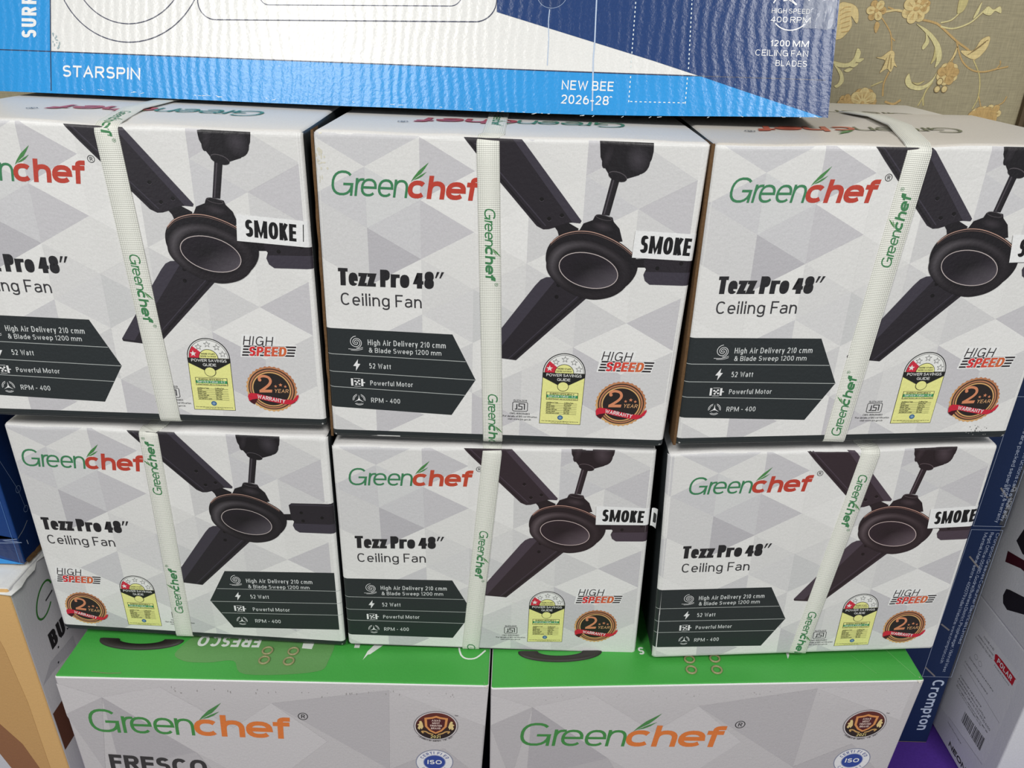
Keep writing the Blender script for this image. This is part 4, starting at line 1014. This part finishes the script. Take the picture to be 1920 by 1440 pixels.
nb = Ink(); nb.text('NEW BEE', 481, 16.3, 524.3, 7.1, SW, 4, wt=.15, gap=.2); nb.text('2026-28', 481.3, 5.7, 521.2, 6.9, SW, 4, wt=.15, gap=.18); nb.text('^', 521.6, 9.4, 523.9, 3.2, SW, 4, wt=.2)
ink_object('rating_note', nb, blade, fSp, GLOSS)
sp = Ink()
sp.text('1200 MM', 648.9, 54.2, 679, 4.9, SW, 4, wt=.15, gap=.2); sp.text('CEILING FAN', 637.4, 46.5, 679.2, 4.8, SW, 4, wt=.11, gap=.2); sp.text('BLADES', 654.2, 38.7, 679, 4.6, SW, 4, wt=.11, gap=.2)
sp.text('HIGH SPEED', 647.3, 80.1, 677.5, 3.8, SW, 4, wt=.12, gap=.2); sp.text('400 RPM', 647.2, 72.9, 678.6, 4.6, SW, 4, wt=.13, gap=.2)
sp.ring(662.8, 82.5, 15.5, 15.5, .9, SW, 4, 0, 24, 222, 318); sp.ring(662.8, 82.5, 15.5, 15.5, .9, SW, 4, 0, 24, 30, 160)
for an in (60, 180, 300):
    a = math.radians(an); sp.line([(662 + 2.2 * math.cos(a), 91.5 + 2.2 * math.sin(a)), (662 + 6.4 * math.cos(a + .25), 91.5 + 6.4 * math.sin(a + .25))], 1.5, SW, 4)
sp.ring(662, 91.5, 1.7, 1.7, .7, SW, 5, n=14)
ink_object('speed_note', sp, blade, fSp, GLOSS)
# crumpled clear tape over the right edge
bm = bmesh.new(); random.seed(21); nx, ny = 14, 22; gv = []
for i in range(nx + 1):
    row_ = []
    for j in range(ny + 1):
        u = 672 + 26 * i / nx + (random.uniform(-.7, .7) if 0 < i < nx else random.uniform(-.8, .4)); v = 69 + 118 * j / ny + random.uniform(-.6, .6) - (i / nx) * .8
        row_.append(bm.verts.new(fSp(u, v, .5 + (random.uniform(0, 1.4) if i < 9 else random.uniform(0, .3)))))
    gv.append(row_)
for i in range(nx):
    for j in range(ny): bm.faces.new([gv[i][j], gv[i + 1][j], gv[i + 1][j + 1], gv[i][j + 1]])
me = bpy.data.meshes.new('clear_tape'); bm.to_mesh(me); bm.free(); tp = link('clear_tape', me, blade, TAPE); tp['label'] = 'crumpled clear packing tape at the right edge'

# ------------------------------------------------------------------ the two large cartons under the stack
GTOP = col(66, 156, 66)
def cooktop_carton(x, y, yaw, w, label, rightq, left):
    zb = EYE - .5248809; H = EYE - .5248809 - ZT; depth = 370.0
    rt = root('appliance_carton', (x + w / 2000 * math.cos(yaw), y + w / 2000 * math.sin(yaw), ZT), label, 'box', 'green-lidded cartons under the stack')
    a1 = Vector((math.cos(yaw), math.sin(yaw), 0)); o = Vector((x, y, zb)) - rt.location
    Hm = H * 1000
    def fm(u, ww, v):
        t = -v / 110.0
        uu = u + (rightq * t * (u / w)) * 1.0 if v < 0 else u
        return o + a1 * uu / 1000 + Vector((0, ww / 1000, v / 1000))
    def c(n, u, ww, v):
        if n.z > .72: return GTOP
        if n.z > .2 and n.y < -.2: return col(222, 221, 220)
        return col(188, 184, 186)
    rounded_box((w, depth, Hm), 2.6, lambda u, ww, v: fm(u, ww, v - Hm), c, (12, 8, 8), 'carton_body', rt)
    fp = lambda u, v, z: fm(u, 0, v) - Vector((-a1.y, a1.x, 0)) * z / 1000
    cuts = [((.6, 0), (-1, 0), True), ((w - .6, 0), (1, 0), True), ((0, -3.2), (0, 1), True), ((0, -Hm + 3), (0, -1), True), ((0, -4), (0, 1), False)]
    # big pale facets
    bg = Ink(); random.seed(5 if left else 6)
    T1, T2, T3 = col(178, 174, 177), col(171, 167, 171), col(195, 191, 193)
    for f, cc in (([(37, -24), (35, -116), (110, -92)], T2), ([(37, -24), (0, -8), (0, -46)], T3), ([(37, -24), (110, -92), (150, -60), (90, -10)], T3), ([(186, -27), (290, -8), (290, -110)], T1), ([(110, -92), (35, -116), (60, -150), (140, -150)], T1), ([(290, -8), (377, -50), (377, -3)], T3), ([(290, -110), (340, -80), (377, -120), (330, -160)], T1), ([(233, -74), (186, -27), (110, -92), (170, -140)], T3), ([(37, -24), (20, -120), (0, -46)], T1)):
        bg.poly(f, cc, 0)
    for _ in range(34):
        u = random.uniform(100, 350) if left else random.uniform(20, 360); v = -12 + random.gauss(0, 2.2); l = random.uniform(.4, 2.6) if left else random.uniform(.2, .8)
        bg.line([(u, v), (u + random.uniform(-.4, .4), v - l)], random.uniform(.25, .7), col(150, 146, 144), 1)
    ink_object('facet_pattern', bg, rt, fp, cuts=cuts)
    lg = Ink(); OR = col(212, 116, 54); GR = col(62, 132, 66)
    if left: logo(lg, 18.5, -67.6, 183, 29.5, 2, green=GR, red=OR, slope=-.0235, shear=.02, thin=.1, bold=.175)
    else: logo(lg, 26.0, -72.6, 190, 29.5, 2, green=GR, red=OR, slope=-.042, shear=.06, thin=.1, bold=.175)
    ink_object('brand_logo', lg, rt, fp, cuts=cuts)
    nm = Ink()
    if left: nm.text('FRESCO', 26.2, -117.5, 117, 20.5, col(50, 48, 50), 2, wt=.21, gap=.09, y1=-123.1)
    else: nm.text('FRESCO', 32, -134.5, 123, 20.5, col(50, 48, 50), 2, wt=.21, gap=.09, y1=-139)
    ink_object('product_name', nm, rt, fp, cuts=cuts)
    # trusted-brand emblem
    em = Ink(); cx, cy = (332, -51.2) if left else (345.3, -54.4)
    sl = -.01 if left else -.02
    em.ell(cx, cy, 20.2, 18.6, col(128, 122, 126), 1, n=44); em.ell(cx, cy, 19.2, 17.7, col(206, 200, 202), 2, n=44)
    dk, mr = col(32, 24, 24), col(96, 40, 34)
    pts = ell_pts(cx, cy, 18.3, 16.8, 0, 44)
    for i in range(44):
        g = lambda p: tuple(dk[k] + (mr[k] - dk[k]) * max(0, min(1, (p[1] - cy) / 17 + .35)) for k in range(3)) + (1,)
        em.poly([(cx, cy), pts[i], pts[(i + 1) % 44]], [g((cx, cy)), g(pts[i]), g(pts[(i + 1) % 44])], 3)
    sh = [(cx - 10.6, cy + 10.4), (cx - 4, cy + 11.6), (cx, cy + 13.2), (cx + 4, cy + 11.6), (cx + 10.6, cy + 10.4), (cx + 9.8, cy - .5), (cx + 5.5, cy - 6.4), (cx, cy - 9.8), (cx - 5.5, cy - 6.4), (cx - 9.8, cy - .5)]
    em.poly(sh, col(206, 138, 82), 4); em.poly([(cx + (p[0] - cx) * .78, cy + 1.2 + (p[1] - cy - 1.2) * .8) for p in sh], col(78, 26, 30), 5)
    for i, s in enumerate(("ASIA'S", 'MOST', 'TRUSTED', 'BRAND')):
        s = s.replace("'", ''); hw_ = (3.9, 3.3, 5.4, 4.3)[i]; em.text(s, cx - hw_, cy + 6.2 - i * 3.3, cx + hw_, 2.3, col(232, 200, 190), 6, wt=.17)
    for sgn in (-1, 1):                                    # rearing supporters and scroll
        L = lambda pts: [(cx + sgn * a, cy + b) for a, b in pts]
        em.poly(L([(11.2, -1), (12.2, 4), (13.4, 6.6), (15.2, 5.8), (14.8, 3.4), (16.8, 1.6), (15.4, .4), (16.4, -3), (14.6, -4.8), (13.8, -2.6), (12.6, -4.2)]), col(214, 190, 132), 5)
        em.line(smooth(L([(2, -10.6), (6, -9.2), (9, -7), (12.4, -6.8), (11, -9)]), False), 1.5, col(190, 150, 92), 5)
    em.text('2021', cx - 4.4, cy - 15.2, cx + 4.6, 3.6, col(214, 196, 130), 6, wt=.17)
    em.arctext('INFORMATION SURVEY, IBC 2021', cx, cy, 21.6, 1.9, 222, 318, col(70, 66, 68), 2, ry=20.2, outward=False)
    em.text('TM', cx + 16.4, cy + 13, cx + 19.4, 1.5, col(90, 86, 88), 2, wt=.17)
    ink_object('award_emblem', em, rt, fp, cuts=cuts)
    iso = Ink(); ix, iy = (332, -98.2 - .5) if left else (346, -103)
    BL_ = col(44, 68, 146)
    iso.ell(ix, iy, 17.6, 16.6, col(130, 134, 156), 1, n=44); iso.ell(ix, iy, 16.7, 15.7, col(220, 219, 222), 2, n=44)
    iso.ell(ix, iy, 10.6, 9.8, col(150, 156, 186), 3, n=36); iso.ell(ix, iy, 9.8, 9.0, BL_, 4, n=36)
    iso.text('ISO', ix - 6.6, iy - 2.4, ix + 6.8, 5.6, col(226, 228, 236), 5, wt=.2, gap=.16)
    iso.arctext('CERTIFIED', ix, iy, 11.7, 3.4, 158, 22, col(70, 84, 146), 4, ry=11.0)
    iso.arctext('COMPANY', ix, iy, 15.2, 3.2, 212, 328, col(70, 84, 146), 4, ry=14.2, outward=False)
    ink_object('certified_emblem', iso, rt, fp, cuts=cuts)
    # lid: lettering read from the far side, worn patch, handle and rivets
    def fl(u, v, z): return o + a1 * u / 1000 + Vector((0, v / 1000, z / 1000))
    ld = Ink(); LW_ = col(214, 220, 212)
    def uptext(s, xr, v0, xl, cap, wt=.2):
        t = Ink(); t.text(s, 0, 0, xr - xl, cap, LW_, 2, wt=wt); ld.f += t.move(lambda a, b: (xr - a, v0 - b)).f
    if left:
        for p in ([(93.8, 31.7), (104.3, 20.2), (127, 18.9), (148.3, 21.4), (163.4, 6.6), (219.3, 10), (232, 22), (221.7, 60), (120, 60)],): ld.poly(smooth(p), col(96, 146, 84), 1)
        uptext('FRESCO', 165.8, 51, 108.4, 13.2); ld.poly([(204.6, 44), (204.9, 37.9), (214.1, 37.1), (214.6, 44)], LW_, 2)
        lm = Ink(); lm.poly([(269.9, 44), (265, 36), (262.5, 25.6), (266, 32), (268, 32.5), (280, 46)], LW_, 2); lm.rect(252, 39.8, 256.8, 46, LW_, 2)
        ld.line(smooth([(30, 6), (45, 4.5), (56, 5.2)], False), 1.2, col(104, 140, 84), 1)
        hc, rv = (57, 44), [(175.1, 33.6), (198.4, 33.6), (175.4, 22.5), (197.5, 21.8)]
        lm.line(smooth([(345, 62), (350, 34), (362, 30), (372, 40)], False), 1.6, LW_, 2)
    else:
        uptext('S', 139.5, 44, 134, 9, .2); lm = Ink(); lm.poly([(270, 26.8), (272.3, 30.5), (276, 45), (271, 45)], LW_, 2)
        lm.line([(330, 30), (345, 8)], .5, col(96, 172, 92), 1); lm.line([(362, 44), (379, 4)], .5, col(112, 180, 104), 1)
        hc, rv = (62, 40), [(179.2, 27.8), (202.6, 28.3), (178.4, 15.5), (201.4, 15)]
    ink_object('lid_lettering', ld, rt, fl, base=.12); ink_object('lid_mark', lm, rt, fl, base=.12)
    bm = bmesh.new(); n = 28; rw = []                    # half-sunk plastic handle, the slot shows the lid
    for i in range(n + 1):
        a = math.pi * (1.0 + i / n)
        ox, oy = 38.5 * math.cos(a), 12.4 * math.sin(a); ix2, iy2 = 20.0 * math.cos(a), 5.6 * math.sin(a)
        rw.append([bm.verts.new(fl(hc[0] + p, hc[1] + q, z)) for p, q, z in ((ox, oy, .1), (ox * .985, oy * .97, 1.5), (ox * .8 + ix2 * .2, oy * .8 + iy2 * .2, 2.0), (ix2 * 1.05, iy2 * 1.08, 1.6), (ix2, iy2, .1))])
    for i in range(n):
        for k in range(4):
            f = bm.faces.new([rw[i][k], rw[i][k + 1], rw[i + 1][k + 1], rw[i + 1][k]]); f.smooth = True
    bmesh.ops.recalc_face_normals(bm, faces=list(bm.faces))
    me = bpy.data.meshes.new('carry_handle'); bm.to_mesh(me); bm.free(); ho = link('carry_handle', me, rt, PLASTIC); ho['label'] = 'black plastic carry handle in the lid'
    for (u, v) in rv:
        bm = bmesh.new()
        R1, R2, m1, m2 = 4.4, 1.0, 20, 8; g = []
        for i in range(m1):
            a = 2 * math.pi * i / m1; q = []
            for j in range(m2):
                b = 2 * math.pi * j / m2; rr_ = R1 + R2 * math.cos(b); q.append(bm.verts.new(fl(u + rr_ * .98 * math.cos(a), v + rr_ * .95 * math.sin(a), .9 + R2 * math.sin(b))))
            g.append(q)
        for i in range(m1):
            for j in range(m2):
                f = bm.faces.new([g[i][j], g[(i + 1) % m1][j], g[(i + 1) % m1][(j + 1) % m2], g[i][(j + 1) % m2]]); f.smooth = True
        bmesh.ops.recalc_face_normals(bm, faces=list(bm.faces))
        me = bpy.data.meshes.new('lid_rivet'); bm.to_mesh(me); bm.free(); link('lid_rivet', me, rt, RIVET)
    # torn, bare corner
    bm = bmesh.new(); random.seed(9 + left); cx2 = (376 if left else 384)
    for k in range(7):
        a = Vector((cx2 - random.uniform(0, 4), random.uniform(0, 6), random.uniform(-3, .6)))
        q = [fl(a.x + random.uniform(-3, 2.2), a.y + random.uniform(-2, 3), a.z + random.uniform(-1.6, 1.4)) for _ in range(3)]
        bm.faces.new([bm.verts.new(p) for p in q])
    me = bpy.data.meshes.new('torn_corner'); bm.to_mesh(me); bm.free(); link('torn_corner', me, rt, solid('torn_paper', col(196, 190, 178), .9, .2))
    return rt
cooktop_carton(-.39018, .47746, .00398, 376.7, 'left green-lidded carton, FRESCO printed on its front, under the fan cartons', -6.0, True)
cooktop_carton(-.01199, .47633, .05397, 385.8, 'right green-lidded carton under the fan cartons, next to the navy box', -5.0, False)

# ------------------------------------------------------------------ tall navy carton on the right
nv = root('fan_blade_carton', (.4565, .645, ZT), 'tall narrow navy carton standing upright at the right with grey outlined notes', 'box')
NV = col(20, 38, 74); GRT = col(150, 160, 182)
fc = lambda u, w, v: Vector(((u - 56.5 - .018 * v * (u / 113)) / 1000, w / 1000, v / 1000))
rounded_box((113.0, 150.0, 600.0), 2.0, fc, lambda n, u, w, v: NV if v > 2 else col(150, 128, 92), (4, 4, 12), 'carton_body', nv, DULL)
fcp = lambda u, v, z: fc(u, 0, v) - Vector((0, z / 1000, 0))
bx = Ink()
def frame(u0, v0, u1, v1, s=-.018):
    bx.line([(u0, v0), (u1, v0), (u1, v1), (u0, v1)], .5, GRT, 1, True)
frame(80.5, 109.5, 115 - .5, 316.5); frame(81, 321, 114.5, 470)
bx.rect(108.5, 323, 114.2, 372, col(62, 64, 70), 2)
for a, b in (((80.2, 124.2), (95, 110.3)), ((82, 188.8), (93.5, 179.9)), ((96.5, 368.2), (107.5, 356.3)), ((88, 282.3), (102, 268))): bx.line([a, b], 1.8, col(120, 116, 116), 2)
ink_object('note_frames', bx, nv, fcp, DULL)
nt = Ink()
def down(s, u, v, ln, cap, c, wt=.14, gap=.15): nt.text(s, u, v, ln, cap, c, 2, wt=wt, gap=gap, rot=-math.pi / 2)
down('Crompton Greaves Consumer Electricals Limited', 108.6, 313, 152, 3.7, GRT)
down('Regd. Office: 05GBD, Godrej Business District, Pirojshanagar, Vikhroli West', 102.0, 313.5, 196, 3.7, GRT)
down('Mumbai, Maharashtra - 400079 India | Website: www.crompton.co.in', 95.6, 313, 182, 3.7, GRT)
down('a instructions card & warranty', 108, 420, 92, 4.2, GRT)
down('fan blades are packed separately', 99.5, 463, 106, 4.2, GRT); down('cards & warranty', 103, 372, 46, 4.0, GRT)
down('BLADE SET', 109.6, 369, 43, 3.6, col(176, 178, 184))
ink_object('address_lettering', nt, nv, fcp, DULL)
cn = Ink(); cn.text('Crompton', 95.0, 104.6, 82, 13.6, col(184, 196, 214), 2, wt=.17, gap=.12, rot=-math.pi / 2)
ink_object('brand_name', cn, nv, fcp, DULL)

# ------------------------------------------------------------------ grey-white cartons at the far right
pz0, pz1 = ZT, EYE - .5785
po = root('pump_carton', (.665, .7, pz0), 'white carton with red badge and barcode on its side, right of the navy box', 'box')
fpo = lambda u, w, v: Vector(((u + 533) / 1000 - .665, (w + 562) / 1000 - .7, v / 1000))
PH = (pz1 - pz0) * 1000
rounded_box((264.0, 290.0, PH), 2.5, fpo, lambda n, u, w, v: col(206, 206, 210), (5, 5, 5), 'carton_body', po, DULL)
fps = lambda u, v, z: Vector((.533 - .665 - z / 1000, .67 - u / 1000 - .7, v / 1000))     # the side that faces left
lb = Ink(); lb.poly([(-6, 178), (28, 178), (84, 179.5), (88.6, 176), (90.4, 48), (86, 46), (-6, 33)], col(216, 216, 218), 1)
lb.poly(smooth([(49.6, 162.5), (49.8, 170.5), (82.8, 171.2), (83.8, 169.5), (83.6, 161.6), (81.5, 160.6), (51, 160.8)], True, 3), col(186, 34, 48), 2)
ink_object('address_label', lb, po, fps, DULL)
pl = Ink(); pl.text('POLAR', 53.6, 162.9, 79.8, 6.2, col(232, 228, 228), 3, wt=.2, gap=.14)
ink_object('brand_name', pl, po, fps, DULL)
tx = Ink(); TK = col(92, 92, 98)
for s, u0, v0, u1, cap in (('NAME AND', 24, 169.5, 44, 2.6), ('ADDRESS OF THE MAKER', 15, 163.8, 46, 2.0), ('MARKETED BY', 13, 158.5, 46, 2.2), ('Domestic pumps and fans', 15, 129.6, 64, 2.4), ('Complies with the standard', 11, 119.0, 58, 2.4), ('Packed at the works', 52, 156.3, 80, 1.8),
                           ('Customer care centre', 12, 97.5, 57, 2.8), ('Address as above, office', 11, 92.3, 68, 2.8), ('Customer care no. 033 4030 6100', 11, 87.4, 80, 3.0), ('Email customercare', 12, 82.0, 78, 2.6), ('www.polar.co', 19, 79.0, 66, 2.4), ('Month of make', 20, 30, 50, 1.8)):
    tx.text(s, u0, v0, u1, cap, TK, 2, wt=.16, gap=.14)
tx.line([(11, 114.9), (87.5, 109)], .3, TK, 2); tx.line([(18, 37.4), (88, 44.6)], .3, TK, 2); tx.ring(24, 140, 3, 3, .3, TK, 2, n=18); tx.ring(33, 139, 3, 3, .3, TK, 2, n=18)
ink_object('side_lettering', tx, po, fps, DULL)
bc = Ink(); random.seed(4); u = 38.0
while u < 78:
    w_ = random.choice([.35, .5, .9, 1.3])
    if not 56.5 < u < 58.5: bc.rect(u, 54, u + w_, 69.5 + (u - 38) * .1, col(46, 46, 50), 2)
    u += w_ + random.choice([.4, .6, .9])
ink_object('barcode', bc, po, fps, DULL)
ne = Ink(); ne.text('NEON', 33.5, 7.6, 70, 7.0, col(44, 42, 46), 2, wt=.24, gap=.14)
ink_object('model_lettering', ne, po, fps, DULL)

uo = root('fan_picture_carton', (.665, .7, pz1), 'pale carton with dark fan blades, on top of the carton with the red badge', 'box')
fuo = lambda u, w, v: Vector(((u + 531) / 1000 - .665, (w + 560) / 1000 - .7, v / 1000))
rounded_box((266.0, 292.0, 235.0), 4.5, fuo, lambda n, u, w, v: col(208, 208, 210), (5, 5, 5), 'carton_body', uo, DULL)
fus = lambda u, v, z: Vector((.531 - .665 - z / 1000, .67 - u / 1000 - .7, v / 1000 - .2065))
fb2 = Ink(); BKR = col(66, 20, 30); BK = col(34, 30, 36)
fb2.poly([(16, 269.1), (14, 282), (60, 296), (60, 281), (38.9, 279)], BKR, 1); fb2.poly([(30, 235.3), (31, 245), (36, 248), (70, 262), (70, 244), (42.3, 226.4), (34, 228)], BK, 1)
fb2.poly([(20, 300), (24, 318), (70, 330), (70, 300), (34, 294)], BK, 1); fb2.ell(62, 285, 18, 18, BK, 2)
ink_object('fan_picture', fb2, uo, fus, DULL)

# ------------------------------------------------------------------ cartons at the far left
zl0, zl1 = ZT, EYE - .4675
lw = root('appliance_carton', (-.64, .67, zl0), 'tan-fronted carton at the lower left, crumpled white lid under the blue box', 'box')
fl_ = lambda u, w, v: Vector(((u - 840) / 1000 + .64, (w + 520) / 1000 - .67, v / 1000))
LH = (zl1 - zl0) * 1000
TANF = col(204, 164, 108)
def lcol(n, u, w, v):
    if n.y < -.5: return TANF
    if n.z > .5: return col(226, 224, 220)
    return col(196, 195, 198)
rounded_box((400.0, 300.0, LH), 2.5, fl_, lcol, (6, 6, 6), 'carton_body', lw, DULL)
fls = lambda u, v, z: Vector((-.44 + .64 + z / 1000, .52 + u / 1000 - .67, LH / 1000 + v / 1000))
sd = Ink(); GG = col(52, 116, 48)
sd.line([(37.5 + 13 * math.cos(a) + .42 * 15.5 * math.sin(a), -45 + 15.5 * math.sin(a)) for a in [math.radians(x) for x in range(30, 331, 8)]], 2.0, GG, 1)
sd.line([(38.5, -47.5), (51, -45)], 1.9, col(58, 58, 60), 1)
ink_object('brand_logo', sd, lw, fls, DULL)
bu = Ink(); bu.text('BURNER', 27.6, -99.2, 106, 19.2, col(32, 30, 32), 1, wt=.27, wy=.2, gap=.1)
ink_object('product_name', bu, lw, fls, DULL)
bb = Ink(); bb.poly([(2.8, -158), (60, -158), (60, -209), (2.8, -209)], col(92, 54, 38), 1); bb.poly([(2.8, -120), (20, -108), (60, -112), (60, -128), (22, -120)], col(176, 175, 180), 1)
for q in ((36, -104), (30, -118), (44, -98)): bb.ell(q[0], q[1], 1.2, 1.2, col(40, 40, 44), 2, n=10)
ink_object('brown_band', bb, lw, fls, DULL)
flf = lambda u, v, z: Vector((-.44 + .64 + u / 1000, .52 - .67 - z / 1000, LH / 1000 + v / 1000))
tf = Ink(); TL2 = col(188, 148, 96); TB = col(138, 96, 66)
tf.poly([(-400, -2), (-30, -20), (-22, -70), (-18, -140), (-19, -240), (-22, -318), (-400, -318)], TL2, 1)
tf.poly([(-400, -60), (-70, -150), (-53, -170), (-38, -198), (-28, -240), (-20, -318), (-400, -318)], TB, 2)
tf.poly([(-400, -130), (-80, -196), (-66, -208), (-58, -236), (-50, -318), (-400, -318)], col(190, 190, 194), 3)
ink_object('front_print', tf, lw, flf, DULL)
bm = bmesh.new(); random.seed(31); nx, ny = 24, 26; gv = []        # crumpled paper lid with a ragged, drooping rim
for i in range(nx + 1):
    q = []
    for j in range(ny + 1):
        u, w = i / nx, j / ny
        x = -.84 + .64 + .404 * u + (.0022 * math.sin(j * 1.1) + .0016 * math.sin(j * 2.7) if i == nx else 0); y = .5165 - .67 + .3 * w + (.002 * math.sin(i * 1.7) if j == 0 else 0)
        edge_ = max(0, (u - .93) / .07, (.06 - w) / .06)
        z = LH / 1000 + .0012 + .0016 * max(0, math.sin(i * 1.3 + j * .7)) * random.random() * (1 - edge_) - .0045 * edge_ ** 2
        q.append(bm.verts.new((x, y, z)))
    gv.append(q)
for i in range(nx):
    for j in range(ny):
        f = bm.faces.new([gv[i][j], gv[i + 1][j], gv[i + 1][j + 1], gv[i][j + 1]]); f.smooth = True
me = bpy.data.meshes.new('paper_lid'); bm.to_mesh(me); bm.free(); lo = link('paper_lid', me, lw, solid('crumpled_white_paper', col(226, 224, 220), .7, .3, .06, 90, .5)); md = lo.modifiers.new('thick', 'SOLIDIFY'); md.thickness = .0012; md.offset = -1

zb0 = zl1 + .0042
bl = root('fan_blade_carton', (-.79, .62, zb0), 'dark blue carton at the left edge, resting on the crumpled white lid', 'box')
fbl = lambda u, w, v: Vector(((u - 1140) / 1000 + .79, (w + 549) / 1000 - .62, v / 1000))
rounded_box((700.0, 110.0, 165.0), 2.5, fbl, lambda n, u, w, v: col(20, 58, 118) if n.y < -.5 else (col(18, 40, 84) if n.z > -.5 else col(140, 116, 88)), (8, 4, 5), 'carton_body', bl, GLOSS)
fbf = lambda u, v, z: Vector((-.44 + .79 + u / 1000, .549 - .62 - z / 1000, v / 1000 - .004))
ft = Ink(); ft.poly([(-.6, 4.4), (-22, 10.5), (-120, 62), (-120, 40), (-300, 4.4)], col(46, 136, 206), 1); ft.poly([(-.6, 4.6), (-.6, 33), (-120, 28), (-120, 60)], col(34, 52, 96), 1)
ft.line(smooth([(-700, 20), (-60, 27), (-13.3, 31.1), (-.4, 32.8)], False), .7, col(130, 146, 176), 2)
ft.line([(-4.4, 5), (-4.4, 160)], .5, col(74, 112, 168), 2)
ink_object('front_print', ft, bl, fbf, GLOSS)
fbs = lambda u, v, z: Vector((-.44 + .79 + z / 1000, .549 - .62 + u / 1000, v / 1000 - .004))
rt_ = Ink(); LC = col(122, 140, 172)
rt_.line([(7, 113), (18, 75), (20.6, 52)], .4, LC, 1); 
for q in ((6, 118, 4.2), (18.6, 73.5, 3.2), (20.6, 51, 3.0)): rt_.ring(q[0], q[1], q[2], q[2], .45, LC, 2, n=22)
rt_.line(smooth([(.4, 32.8), (4.5, 34), (10, 35.6), (18, 40)], False), .8, col(132, 136, 146), 1); rt_.line([(10, 24), (10.4, 19)], .8, col(200, 206, 216), 1)
ink_object('side_print', rt_, bl, fbs, GLOSS)
bm = bmesh.new(); random.seed(17); pv = []                 # frayed bottom corner
for k in range(16):
    y = .549 - .62 + .0015 + k * .0035; pv.append([bm.verts.new((-.44 + .79 + .0004, y, .0035 + random.uniform(0, .0012))), bm.verts.new((-.44 + .79 + .0022, y, -.0002 + random.uniform(0, .0016)))])
for k in range(15): bm.faces.new([pv[k][0], pv[k][1], pv[k + 1][1], pv[k + 1][0]])
me = bpy.data.meshes.new('frayed_edge'); bm.to_mesh(me); bm.free(); fo = link('frayed_edge', me, bl, KRAFT); fo['label'] = 'frayed brown corrugated bottom edge'
